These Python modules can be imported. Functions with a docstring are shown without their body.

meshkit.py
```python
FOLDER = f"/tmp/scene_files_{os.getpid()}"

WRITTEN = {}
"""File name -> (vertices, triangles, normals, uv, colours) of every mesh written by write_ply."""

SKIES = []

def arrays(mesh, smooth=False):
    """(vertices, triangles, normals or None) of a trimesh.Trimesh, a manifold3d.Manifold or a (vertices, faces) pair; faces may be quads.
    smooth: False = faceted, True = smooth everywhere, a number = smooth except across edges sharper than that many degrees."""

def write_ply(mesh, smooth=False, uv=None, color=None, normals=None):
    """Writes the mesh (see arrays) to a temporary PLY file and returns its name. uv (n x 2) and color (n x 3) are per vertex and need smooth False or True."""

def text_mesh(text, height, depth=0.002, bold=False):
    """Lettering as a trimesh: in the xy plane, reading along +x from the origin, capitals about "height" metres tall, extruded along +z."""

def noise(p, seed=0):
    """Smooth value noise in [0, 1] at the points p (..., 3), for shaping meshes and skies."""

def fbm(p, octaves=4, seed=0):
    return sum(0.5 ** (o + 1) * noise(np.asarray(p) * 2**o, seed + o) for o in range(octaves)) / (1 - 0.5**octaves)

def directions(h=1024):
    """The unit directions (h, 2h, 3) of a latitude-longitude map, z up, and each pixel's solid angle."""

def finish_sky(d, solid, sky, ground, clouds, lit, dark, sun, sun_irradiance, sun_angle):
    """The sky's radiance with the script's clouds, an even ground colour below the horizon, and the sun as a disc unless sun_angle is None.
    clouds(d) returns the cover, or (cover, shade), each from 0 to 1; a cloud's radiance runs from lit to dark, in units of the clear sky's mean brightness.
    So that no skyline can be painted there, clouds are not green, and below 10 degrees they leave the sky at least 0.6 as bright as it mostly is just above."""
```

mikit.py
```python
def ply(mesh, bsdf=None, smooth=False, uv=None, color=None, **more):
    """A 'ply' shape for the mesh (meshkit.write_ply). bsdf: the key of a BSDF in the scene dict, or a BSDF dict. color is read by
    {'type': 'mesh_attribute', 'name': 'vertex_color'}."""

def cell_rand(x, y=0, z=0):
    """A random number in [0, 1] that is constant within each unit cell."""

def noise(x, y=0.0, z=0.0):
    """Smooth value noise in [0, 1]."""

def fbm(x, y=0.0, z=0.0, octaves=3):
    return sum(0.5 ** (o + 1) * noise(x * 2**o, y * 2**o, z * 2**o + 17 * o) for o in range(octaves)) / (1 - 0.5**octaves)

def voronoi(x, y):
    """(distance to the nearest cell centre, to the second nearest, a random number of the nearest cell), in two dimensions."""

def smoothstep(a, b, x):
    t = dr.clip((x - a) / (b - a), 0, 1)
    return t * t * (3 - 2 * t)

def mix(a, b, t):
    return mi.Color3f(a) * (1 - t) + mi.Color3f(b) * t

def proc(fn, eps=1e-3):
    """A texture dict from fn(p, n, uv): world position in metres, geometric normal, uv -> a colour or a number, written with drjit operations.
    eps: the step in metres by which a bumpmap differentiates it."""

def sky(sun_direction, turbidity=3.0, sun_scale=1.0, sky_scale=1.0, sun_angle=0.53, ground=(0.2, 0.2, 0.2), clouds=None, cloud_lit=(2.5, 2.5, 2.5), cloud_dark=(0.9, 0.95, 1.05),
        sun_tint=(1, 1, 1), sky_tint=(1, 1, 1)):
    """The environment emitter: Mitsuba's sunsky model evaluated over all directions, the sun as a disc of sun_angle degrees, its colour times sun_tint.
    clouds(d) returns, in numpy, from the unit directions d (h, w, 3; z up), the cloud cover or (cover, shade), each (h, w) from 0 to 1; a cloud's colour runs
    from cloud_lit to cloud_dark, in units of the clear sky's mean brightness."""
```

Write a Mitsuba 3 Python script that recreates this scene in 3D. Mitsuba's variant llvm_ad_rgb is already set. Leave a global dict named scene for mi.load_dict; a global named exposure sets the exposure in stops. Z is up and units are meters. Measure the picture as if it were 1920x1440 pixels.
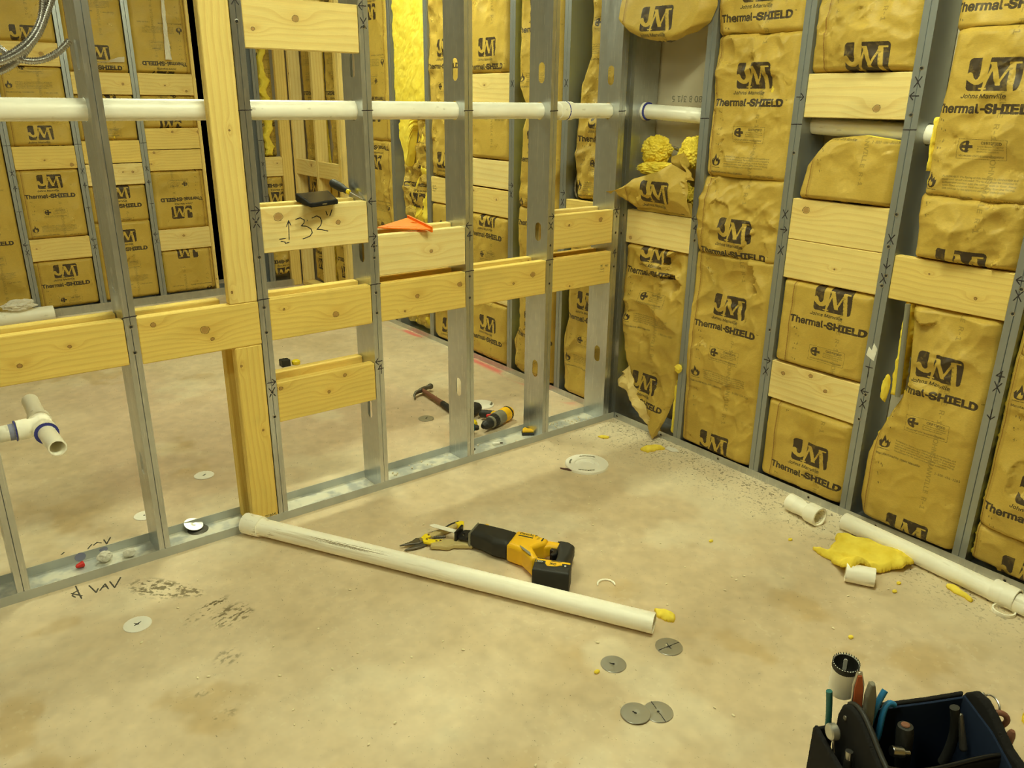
import glob, math
import numpy as np, trimesh, shapely
import shapely.geometry as sg
import shapely.ops as so
import manifold3d as m3
import drjit as dr
import mitsuba as mi
import mikit, meshkit
from mikit import noise, fbm, smoothstep, mix, proc, voronoi, cell_rand

rng = np.random.default_rng(7)
scene, labels = {}, {}
T = mi.ScalarTransform4f

# ---------------------------------------------------------------- camera, lights, exposure
CAM = np.array([-2.5570, -2.4925, 1.4339])
RM = np.array([[0.7898504636644526, -0.6131885318851946, 0.011664879490541125],
               [-0.19755717251062974, -0.2723881644035372, -0.941687767512394],
               [0.5806095147675885, 0.7414880391869791, -0.33628571052602607]])
FPX = 1491.34
M4 = np.eye(4); M4[:3, 0] = -RM[0]; M4[:3, 1] = -RM[1]; M4[:3, 2] = RM[2]; M4[:3, 3] = CAM
scene['camera'] = dict(type='perspective', fov_axis='x', fov=math.degrees(2 * math.atan(960 / FPX)), near_clip=0.05, far_clip=50.0, to_world=T(M4.tolist()))
exposure = 1.4
LIGHT = np.array([1.0, 1.05, 0.68])
CEIL = 2.75

# ---------------------------------------------------------------- helpers
PLY = {}


def free(name):
    if not any(k == name or k.startswith(name + '__') for k in list(scene) + list(labels)):
        return name
    i = 1
    while any(k == f'{name}_{i:03d}' or k.startswith(f'{name}_{i:03d}__') for k in list(scene) + list(labels)):
        i += 1
    return f'{name}_{i:03d}'


def thing(name, label, cat, group=None, kind=None):
    key = free(name)
    labels[key] = {'label': label, 'category': cat}
    if group: labels[key]['group'] = group
    if kind: labels[key]['kind'] = kind
    return key


def put(parent, name, mesh, bsdf, smooth=False, uv=None, label=None, kind=None, **kw):
    key = free(parent + '__' + name) if parent else name
    scene[key] = mikit.ply(mesh, bsdf, smooth=smooth, uv=uv, **kw)
    if label or kind:
        labels[key] = {}
        if label: labels[key]['label'] = label
        if kind: labels[key]['kind'] = kind
    return key


def one(name, mesh, bsdf, label, cat, smooth=False, uv=None, group=None, kind=None):
    key = thing(name, label, cat, group, kind)
    scene[key] = mikit.ply(mesh, bsdf, smooth=smooth, uv=uv)
    return key


def struct(name, mesh, bsdf, label, cat, uv=None):
    labels[name] = {'label': label, 'category': cat, 'kind': 'structure'}
    scene[name] = mikit.ply(mesh, bsdf, uv=uv)
    return name


def cat(ms):
    return trimesh.util.concatenate([tm(m) for m in ms])


def tm(m):
    if hasattr(m, 'to_mesh'):
        q = m.to_mesh()
        return trimesh.Trimesh(np.array(q.vert_properties[:, :3]), np.array(q.tri_verts), process=False)
    return m


def box(x0, x1, y0, y1, z0, z1):
    b = trimesh.creation.box((x1 - x0, y1 - y0, z1 - z0))
    b.apply_translation(((x0 + x1) / 2, (y0 + y1) / 2, (z0 + z1) / 2))
    return b


def cbox(x0, x1, y0, y1, z0, z1, c=0.0025):
    """box with chamfered edges (convex hull of three inset boxes)"""
    pts = []
    for a, b, d in ((c, c, 0), (c, 0, c), (0, c, c)):
        for x in (x0 + a, x1 - a):
            for y in (y0 + b, y1 - b):
                for z in (z0 + d, z1 - d):
                    pts.append((x, y, z))
    return trimesh.convex.convex_hull(np.array(pts))


def rot_to(d):
    """rotation taking +z to direction d"""
    d = np.asarray(d, float); d = d / np.linalg.norm(d)
    return trimesh.geometry.align_vectors([0, 0, 1], d)


def lathe(profile, origin=(0, 0, 0), axis=(0, 0, 1), n=32):
    m = trimesh.creation.revolve(np.array(profile, float), sections=n)
    if m.volume < 0: m.invert()
    m.apply_transform(rot_to(axis)); m.apply_translation(origin)
    return m


def pipe_mesh(p0, p1, r, wall=0.004, n=40, r_in=None):
    p0, p1 = np.asarray(p0, float), np.asarray(p1, float)
    L = np.linalg.norm(p1 - p0); ri = r - wall; c = 0.0012
    return lathe([(ri, 0), (r - c, 0), (r, c), (r, L - c), (r - c, L), (ri, L), (ri, 0)], p0, p1 - p0, n)


def rod(p0, p1, r, n=12):
    p0, p1 = np.asarray(p0, float), np.asarray(p1, float)
    L = np.linalg.norm(p1 - p0)
    return lathe([(0, 0), (r, 0), (r, L), (0, L)], p0, p1 - p0, n)


def tube(pts, r, n=8, cap=True):
    """swept tube along points; r scalar or per point"""
    p = np.asarray(pts, float); r = np.broadcast_to(r, (len(p),))
    t = np.gradient(p, axis=0); t /= np.linalg.norm(t, axis=1, keepdims=True) + 1e-12
    a = np.cross(t[0], [0, 0, 1.0]);
    if np.linalg.norm(a) < 1e-3: a = np.cross(t[0], [1.0, 0, 0])
    a /= np.linalg.norm(a); A = []
    for k in range(len(p)):
        a = a - t[k] * (a @ t[k]); a /= np.linalg.norm(a) + 1e-12; A.append(a)
    A = np.array(A); B = np.cross(t, A); ang = np.arange(n) * 2 * np.pi / n
    v = p[:, None] + r[:, None, None] * (np.cos(ang)[None, :, None] * A[:, None] + np.sin(ang)[None, :, None] * B[:, None])
    i, j = np.meshgrid(np.arange(len(p) - 1), np.arange(n), indexing='ij')
    q = np.stack([i * n + j, i * n + (j + 1) % n, (i + 1) * n + (j + 1) % n, (i + 1) * n + j], -1).reshape(-1, 4)
    f = np.vstack([q[:, [0, 1, 2]], q[:, [0, 2, 3]]]); v = v.reshape(-1, 3)
    if cap:
        m0, m1 = len(v), len(v) + 1
        v = np.vstack([v, p[0], p[-1]]); k = np.arange(n); e = (len(p) - 1) * n
        f = np.vstack([f, np.stack([np.full(n, m0), (k + 1) % n, k], 1), np.stack([np.full(n, m1), e + k, e + (k + 1) % n], 1)])
    return trimesh.Trimesh(v, f, process=False)


def spline(pts, n=40):
    from scipy.interpolate import CubicSpline
    p = np.asarray(pts, float); d = np.r_[0, np.cumsum(np.linalg.norm(np.diff(p, axis=0), axis=1))]
    return CubicSpline(d, p)(np.linspace(0, d[-1], n))


def extrude(poly, h):
    ms = [trimesh.creation.extrude_polygon(g, h, engine='earcut') for g in getattr(poly, 'geoms', [poly]) if g.area > 1e-10]
    return trimesh.util.concatenate(ms)


def pillow(poly, z0, z1, r=0.006):
    """extrusion of a polygon from z0 to z1 whose rims are rounded with radius r"""
    from scipy.spatial import Delaunay
    poly = shapely.make_valid(poly if hasattr(poly, 'geom_type') else sg.Polygon(poly))
    if poly.geom_type != 'Polygon': poly = max(poly.geoms, key=lambda g: g.area)
    r = min(r, (z1 - z0) / 2 * .999)
    h = max(poly.length / 220, 0.0008)
    pts = []
    def ring(g, st):
        for q in getattr(g, 'geoms', [g]):
            if q.is_empty or q.geom_type != 'Polygon': continue
            for l in [q.exterior] + list(q.interiors):
                n = max(int(l.length / st), 6)
                c = np.array(l.coords)[:-1]
                pts.append(np.array([l.interpolate(t, normalized=True).coords[0] for t in np.arange(n) / n]))
                if st <= h * 1.01 and len(c) < 60: pts.append(c)
    ring(poly, h)
    for k in range(1, 5):
        ins = r * (1 - math.cos(math.pi / 2 * k / 4))
        ring(poly.buffer(-ins), h * (1 + .25 * k))
    P = np.unique(np.round(np.vstack(pts), 6), axis=0)
    tri = Delaunay(P).simplices
    cen = P[tri].mean(1)
    e1, e2 = P[tri[:, 1]] - P[tri[:, 0]], P[tri[:, 2]] - P[tri[:, 0]]
    ar = e1[:, 0] * e2[:, 1] - e1[:, 1] * e2[:, 0]
    ok = shapely.contains_xy(poly, cen[:, 0], cen[:, 1]) & (np.abs(ar) > 1e-12)
    tri, ar = tri[ok], ar[ok]
    tri = np.where((ar > 0)[:, None], tri, tri[:, ::-1])
    d = shapely.distance(shapely.points(P), poly.boundary)
    d = np.where(d < 2e-6, 0, d)
    rise = np.where(d < r, r - np.sqrt(np.maximum(r * r - (r - np.minimum(d, r)) ** 2, 0)), 0)
    N = len(P)
    V = np.vstack([np.c_[P, z1 - rise], np.c_[P, z0 + rise]])
    ed = {}
    for t in tri:
        for u, w in ((t[0], t[1]), (t[1], t[2]), (t[2], t[0])): ed[(u, w)] = 1
    b = np.array([(u, w) for u, w in ed if (w, u) not in ed])
    F = np.vstack([tri, tri[:, ::-1] + N, np.c_[b[:, 0], b[:, 0] + N, b[:, 1] + N], np.c_[b[:, 0], b[:, 1] + N, b[:, 1]]])
    m = trimesh.Trimesh(V, F, process=False); m.remove_unreferenced_vertices()
    return m


def blob(center, size, seed, amp=0.35, freq=3.0, sub=4, flat=None, fine=0.08):
    m = trimesh.creation.icosphere(subdivisions=sub)
    v = np.array(m.vertices)
    n1 = meshkit.fbm(v * freq + seed * 13.7, 3, seed) - 0.5
    n2 = meshkit.fbm(v * freq * 4.5 + seed * 3.1, 3, seed + 5) - 0.5
    v = v * (1 + amp * 2 * n1 + fine * 2 * n2)[:, None] * np.asarray(size)
    v += np.asarray(center)
    if flat is not None: v[:, 2] = np.maximum(v[:, 2], flat)
    return trimesh.Trimesh(v, m.faces, process=False)


class Frame:
    """wall coordinates: s to the right along the wall face, d out of the wall into the room, z up"""
    def __init__(self, o, s, n): self.o, self.s, self.n = np.array(o, float), np.array(s, float), np.array(n, float)
    def __call__(self, s, d, z):
        s, d, z = np.broadcast_arrays(np.asarray(s, float), np.asarray(d, float), np.asarray(z, float))
        p = self.o + s[..., None] * self.s + d[..., None] * self.n
        p = p + 0.0; p[..., 2] += z
        return p
    def mesh(self, m):
        """mesh built with x = s, y = d, z = z"""
        v = np.array(m.vertices); m2 = trimesh.Trimesh(self(v[:, 0], v[:, 1], v[:, 2]), m.faces, process=False)
        if np.dot(np.cross(self.s, self.n), [0, 0, 1]) < 0: m2.faces = m2.faces[:, ::-1]
        return m2


WR = Frame((0.02, 0, 0), (0, -1, 0), (-1, 0, 0))       # right wall: s = -y
WB = Frame((0, 3.58, 0), (1, 0, 0), (0, -1, 0))        # back wall of the far room: s = x
WP = Frame((0, 0, 0), (1, 0, 0), (0, -1, 0))           # partition face: s = x

# ---------------------------------------------------------------- printed facing: the ink raster, drawn from polygons and type
FONT = glob.glob('/opt/blender-*/*/datafiles/fonts/Inter.woff2')[0]
PW, PH, PR = 0.38, 0.59, 0.0006


def ink_raster():
    from PIL import Image, ImageDraw, ImageFont
    S = 3; sc = S / PR; W, H = round(PW / PR) * S, round(PH / PR) * S
    im = Image.new('L', (W, H), 0); dw = ImageDraw.Draw(im)
    def X(u): return (u + PW / 2) * sc
    def Y(v): return (0.10 - v) * sc              # v up, logo centre at v = 0 (0.10 below the top of the tile)
    def poly(pts, fill): dw.polygon([(X(a), Y(b)) for a, b in pts], fill=fill)
    def text(t, u, v, h, w=None, bold=0, shear=0, fill=255, rot=0, squeeze=1):
        px = h * sc / 0.727
        f = ImageFont.truetype(FONT, 100)
        x0, y0, x1, y1 = f.getbbox(t, anchor='ls', stroke_width=bold)
        g = Image.new('L', (x1 - x0 + 60, y1 - y0 + 8), 0)
        ImageDraw.Draw(g).text((4 - x0, 4 - y0), t, 255, f, anchor='ls', stroke_width=bold)
        base = 4 - y0
        if shear: g = g.transform(g.size, Image.AFFINE, (1, shear, -shear * base, 0, 1, 0), Image.BICUBIC)
        k = px / 100; gw = int(g.size[0] * k * squeeze)
        if w: gw = int(w * sc * g.size[0] / (x1 - x0))
        g = g.resize((max(gw, 1), max(int(g.size[1] * k), 1)), Image.LANCZOS)
        if rot: g = g.rotate(rot, expand=True)
        g = g.point(lambda q: q * fill // 255)
        lay = Image.new('L', im.size, 0); lay.paste(g, (int(X(u)), int(Y(v) - (base * k if not rot else 0))))
        from PIL import ImageChops
        im.paste(ImageChops.lighter(im, lay))
    # the logo: a dark plate in two parts, the letters J and M left as bare paper
    def rr(u0, v0, u1, v1, r): dw.rounded_rectangle([X(u0), Y(v1), X(u1), Y(v0)], radius=r * sc, fill=255)
    rr(-0.071, -0.044, 0.073, 0.044, 0.011)
    poly([(-0.026, -0.05), (-0.018, 0.05), (-0.011, 0.05), (-0.019, -0.05)], 0)
    # J: stem and hook with its ball
    pts = [(-0.036, 0.05), (-0.018, 0.05), (-0.019, -0.008), (-0.024, -0.020), (-0.034, -0.027), (-0.047, -0.028), (-0.060, -0.022), (-0.073, -0.012), (-0.073, -0.004), (-0.062, -0.002), (-0.057, 0.002), (-0.053, -0.008), (-0.046, -0.014), (-0.040, -0.012), (-0.036, -0.004)]
    poly(pts, 0)
    dw.ellipse([X(-0.073), Y(0.006), X(-0.055), Y(-0.013)], fill=0)
    # M: serifed, slanted
    def st(a, b, w): poly([(a[0] - w / 2, a[1]), (a[0] + w / 2, a[1]), (b[0] + w / 2, b[1]), (b[0] - w / 2, b[1])], 0)
    st((-0.022, -0.036), (-0.001, 0.030), 0.0075)
    st((-0.003, 0.030), (0.018, -0.030), 0.0155)
    st((0.016, -0.030), (0.044, 0.030), 0.0075)
    st((0.044, 0.030), (0.054, -0.044), 0.0150)
    poly([(-0.012, 0.027), (-0.012, 0.032), (0.004, 0.032), (0.004, 0.027)], 0)
    poly([(0.038, 0.027), (0.038, 0.032), (0.066, 0.032), (0.066, 0.027)], 0)
    poly([(-0.034, -0.036), (-0.034, -0.040), (-0.012, -0.040), (-0.012, -0.036)], 0)
    text('Johns Manville', -0.083, -0.064, 0.0115, w=0.128, bold=3, shear=0.18)
    text('Thermal', -0.158, -0.104, 0.0235, w=0.134, bold=5)
    text('-', -0.0275, -0.104, 0.0235, bold=6)
    text('SHIELD', -0.014, -0.104, 0.0235, w=0.153, bold=7)
    text('TM', 0.143, -0.084, 0.0035, bold=2)
    # certified box
    dw.rectangle([X(-0.066), Y(-0.176), X(0.074), Y(-0.232)], outline=200, width=int(0.0010 * sc))
    dw.ellipse([X(-0.060), Y(-0.182), X(-0.028), Y(-0.213)], fill=235)
    dw.ellipse([X(-0.054), Y(-0.186), X(-0.026), Y(-0.209)], fill=0)
    poly([(-0.044, -0.181), (-0.035, -0.181), (-0.035, -0.214), (-0.044, -0.214)], 255)
    poly([(-0.056, -0.193), (-0.023, -0.193), (-0.023, -0.202), (-0.056, -0.202)], 255)
    text('CERTIFIED', 0.000, -0.190, 0.0075, w=0.062, bold=3)
    for k, t in enumerate(('NAHB Research Center', 'R-Value Certification', 'Residential Insulation')):
        text(t, -0.010, -0.1985 - 0.0068 * k, 0.0042, w=0.076 - 0.012 * (k == 2), bold=1, fill=220)
    text('VOLUNTARY CERTIFICATION PROGRAM', -0.060, -0.2262, 0.0050, w=0.126, bold=2)
    # flame
    fu, fv = -0.128, -0.300
    poly([(fu + a, fv + b) for a, b in ((-0.016, -0.018), (-0.020, -0.004), (-0.013, 0.006), (-0.012, -0.003), (-0.006, 0.010), (-0.003, 0.024), (0.003, 0.010), (0.006, 0.002), (0.010, 0.010), (0.014, -0.001), (0.019, 0.004), (0.018, -0.010), (0.013, -0.019), (0.004, -0.022), (-0.008, -0.022))], 255)
    poly([(fu + a, fv + b) for a, b in ((-0.008, -0.018), (-0.006, -0.006), (-0.001, 0.002), (0.002, -0.007), (0.007, -0.004), (0.008, -0.014), (0.003, -0.019))], 0)
    poly([(fu - 0.020, fv - 0.027), (fu + 0.020, fv - 0.027), (fu + 0.020, fv - 0.0285), (fu - 0.020, fv - 0.0285)], 255)
    for k, t in enumerate(('FLAMMABLE: The facing on this insulation is combustible and', 'must not be left exposed. The facing must be installed in', 'substantial contact with the ceiling, wall or floor. Keep', 'open flame and other heat sources away from the facing.', 'See package for the approved method of installation.')):
        text(t, -0.092, -0.288 - 0.0088 * k, 0.0054, w=0.205 - 0.02 * (k == 4), bold=1, fill=225)
    text('Manufactured by Johns Manville', -0.150, -0.348, 0.0075, w=0.155, bold=2)
    text('1-800-654-3103', 0.055, -0.352, 0.0075, w=0.082, bold=1)
    # fainter marks of the press along the length
    text('MANVILLE  R-19', 0.030, 0.02, 0.0150, rot=-90, fill=92, bold=3, squeeze=1.25)
    text('JOHNS MANVILLE  R-19', 0.030, -0.215, 0.0150, rot=-90, fill=92, bold=3, squeeze=1.15)
    rg = np.random.default_rng(3)
    for v0 in (-0.125, -0.155, -0.185, -0.212, -0.245, -0.385, -0.42, -0.455):
        for _ in range(4):
            u, v, h = -0.135 + rg.uniform(0, .022), v0 + rg.uniform(-.006, .006), rg.uniform(.002, .008)
            dw.rectangle([X(u), Y(v + h), X(u + .0013), Y(v)], fill=215)
    im = im.resize((W // S, H // S), Image.LANCZOS)
    return np.asarray(im, np.float32) / 255.0


INK = ink_raster()
IH, IW = INK.shape
INKF = mi.Float(np.ascontiguousarray(INK.ravel()))


def ink_at(u, v):
    """ink of the press at u (m from the batt's centre line), v (m above a logo's centre)"""
    a = (u + PW / 2) / PR - 0.5
    t = (0.10 - v) / PH
    b = (t - dr.floor(t)) * IH - 0.5
    ai, bi = dr.floor(a), dr.floor(b); fa, fb = a - ai, b - bi
    out = mi.Float(0)
    for da in (0, 1):
        for db in (0, 1):
            xi = dr.clip(mi.Int32(ai) + da, 0, IW - 1); yi = mi.Int32(bi) + db
            yi = dr.select(yi < 0, yi + IH, dr.select(yi >= IH, yi - IH, yi))
            w = (fa if da else 1 - fa) * (fb if db else 1 - fb)
            out += w * dr.gather(mi.Float, INKF, mi.UInt32(yi * IW + xi))
    return dr.select((dr.abs(u) < PW / 2 - 0.003), out, 0)


def kraft_fn(p, n, uv):
    u, v = uv.x, uv.y
    base = mix((0.445, 0.300, 0.046), (0.555, 0.392, 0.086), fbm(p.x * 9 + p.y * 9, p.z * 7, p.y * 5))
    fibre = noise(u * 160 + 3, v * 900) * 0.10 + noise(p.x * 420, p.y * 420, p.z * 420) * 0.08
    base = base * (0.93 + fibre)
    stain = smoothstep(0.62, 0.80, fbm(p.y * 3.1 + p.x * 3 + 11, p.z * 4.3))
    base = mix(base, base * 0.86, stain)
    seam = (1 - smoothstep(0.0008, 0.0026, dr.abs(u + 0.157))) * 0.75 + (1 - smoothstep(0.004, 0.008, dr.abs(u + 0.152))) * 0.28
    base = mix(base, mi.Color3f(0.22, 0.10, 0.02), dr.minimum(seam, 0.8))
    k = ink_at(u, v)
    worn = 0.95 - 0.12 * smoothstep(0.55, 0.75, fbm(p.y * 90 + p.x * 90, p.z * 90))
    return mix(base, mi.Color3f(0.030, 0.020, 0.018), k * worn)


# ---------------------------------------------------------------- materials
def prin(**k):
    d = dict(type='principled')
    for a, b in k.items(): d[a] = dict(type='rgb', value=list(b)) if isinstance(b, (tuple, list)) else b
    return dict(type='twosided', bsdf=d)


NB = 260
brd = np.random.default_rng(21)
KX = mi.Float(brd.uniform(0.02, 2.4, NB * 3).astype(np.float32)); KY = mi.Float(brd.uniform(-0.060, 0.060, NB * 3).astype(np.float32))
KR = mi.Float((brd.choice([0.0, 0.004, 0.007, 0.011], NB * 3, p=[.35, .25, .25, .15])).astype(np.float32))
TONE = brd.uniform(0, .65, NB).astype(np.float32)


def knots(board, spec):
    """fix the knots of one board: up to three (x, y, radius)"""
    for k in range(3):
        i = board * 3 + k
        a = spec[k] if k < len(spec) else (9, 9, 0)
        KXN[i], KYN[i], KRN[i] = a


KXN, KYN, KRN = np.array(KX), np.array(KY), np.array(KR)
for i in range(0, NB * 3): KXN[i] = KXN[i] % 0.37
BOARD_TABLES = {}


def wood_fn(p, n, uv):
    t = BOARD_TABLES
    bid = dr.floor(uv.x / 10.0); lx = uv.x - bid * 10.0; ly = uv.y
    bi = mi.UInt32(dr.clip(mi.Int32(bid), 0, NB - 1))
    tone = dr.gather(mi.Float, t['t'], bi)
    q = ly + 0.020 * (noise(lx * 2.6 + bid * 7.3, bid * 3.1) - 0.5) + 0.006 * (noise(lx * 11 + bid * 1.3, ly * 14, bid) - 0.5)
    core = mi.Float(0); ring = mi.Float(0); halo = mi.Float(0)
    ph = q * (34 + 30 * tone)
    for k in range(3):
        kx = dr.gather(mi.Float, t['x'], bi * 3 + k); ky = dr.gather(mi.Float, t['y'], bi * 3 + k); kr = dr.gather(mi.Float, t['r'], bi * 3 + k)
        wob = 1 + 0.25 * (noise(lx * 180 + 3 * k, ly * 180 + bid) - 0.5)
        dx, dy = (lx - kx), (ly - ky)
        d = dr.sqrt(dx * dx * 0.8 + dy * dy) * wob
        has = dr.select(kr > 0.001, 1.0, 0.0)
        e = dr.sqrt(dx * dx * 0.16 + dy * dy)
        ph += has * 1.6 * dr.exp(-dr.square(e / (2.6 * kr + 0.004)))
        core = dr.maximum(core, has * (1 - smoothstep(kr * 0.75, kr, d)))
        ring = dr.maximum(ring, has * (1 - smoothstep(0, 0.0016, dr.abs(d - kr))))
        halo = dr.maximum(halo, has * dr.exp(-dr.square(e / (2.2 * kr + 0.002))))
    f = ph - dr.floor(ph)
    line = smoothstep(0.35, 0.92, f) * (1 - smoothstep(0.93, 1.0, f))
    fine = noise(lx * 25 + bid * 5, ly * 1300) - 0.5
    base = mix((0.79, 0.645, 0.285), (0.74, 0.525, 0.095), tone)
    col = mix(base, base * mi.Color3f(0.82, 0.71, 0.50), line * 0.45)
    col = col * (1 + 0.10 * fine) * (0.93 + 0.14 * fbm(lx * 6 + bid * 9, ly * 18, bid))
    col = mix(col, col * mi.Color3f(0.86, 0.76, 0.62), halo * 0.6)
    col = mix(col, mi.Color3f(0.32, 0.165, 0.050), core * 0.78)
    col = mix(col, mi.Color3f(0.115, 0.045, 0.015), ring * 0.9)
    smudge = smoothstep(0.66, 0.80, fbm(p.x * 5 + 3, p.y * 5, p.z * 5 + 9))
    return mix(col, col * mi.Color3f(0.80, 0.82, 0.86), smudge * 0.5)


def galv_fn(p, n, uv):
    s = noise(p.x * 26 + p.y * 26, p.z * 2.5, p.x * 9) * 0.5 + fbm(p.x * 60, p.y * 60, p.z * 40) * 0.5
    c = mix((0.47, 0.50, 0.53), (0.64, 0.67, 0.69), s)
    scr = smoothstep(0.76, 0.86, noise(p.x * 300 + p.y * 300, p.z * 18, 5.0))
    c = mix(c, mi.Color3f(0.74, 0.75, 0.74), scr * 0.5)
    return c


def dusty_fn(p, n, uv):
    d = fbm(p.x * 22, p.y * 22, p.z * 5, octaves=4)
    return mix(mix((0.42, 0.44, 0.42), (0.50, 0.52, 0.50), d), mi.Color3f(0.74, 0.72, 0.61), smoothstep(0.30, 0.66, d) * smoothstep(0.7, 0.95, dr.abs(n.z)))


def galv_rough(p, n, uv):
    return 0.17 + 0.24 * fbm(p.x * 17 + p.y * 17, p.z * 3.0, 2.0)


SCUFFS = [(-2.115, -0.175, .17, .075, -.9, .95), (-2.05, -0.245, .09, .04, -.9, .85), (-2.035, -0.37, .12, .035, .4, 1.0), (-1.985, -0.44, .10, .08, .3, .85), (-1.955, -0.46, .05, .03, .3, 1.0), (-2.06, -0.62, .06, .05, .4, .55), (-2.14, -0.83, .05, .03, .2, .5), (-2.16, -0.72, .03, .02, .2, .5)]


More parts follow.
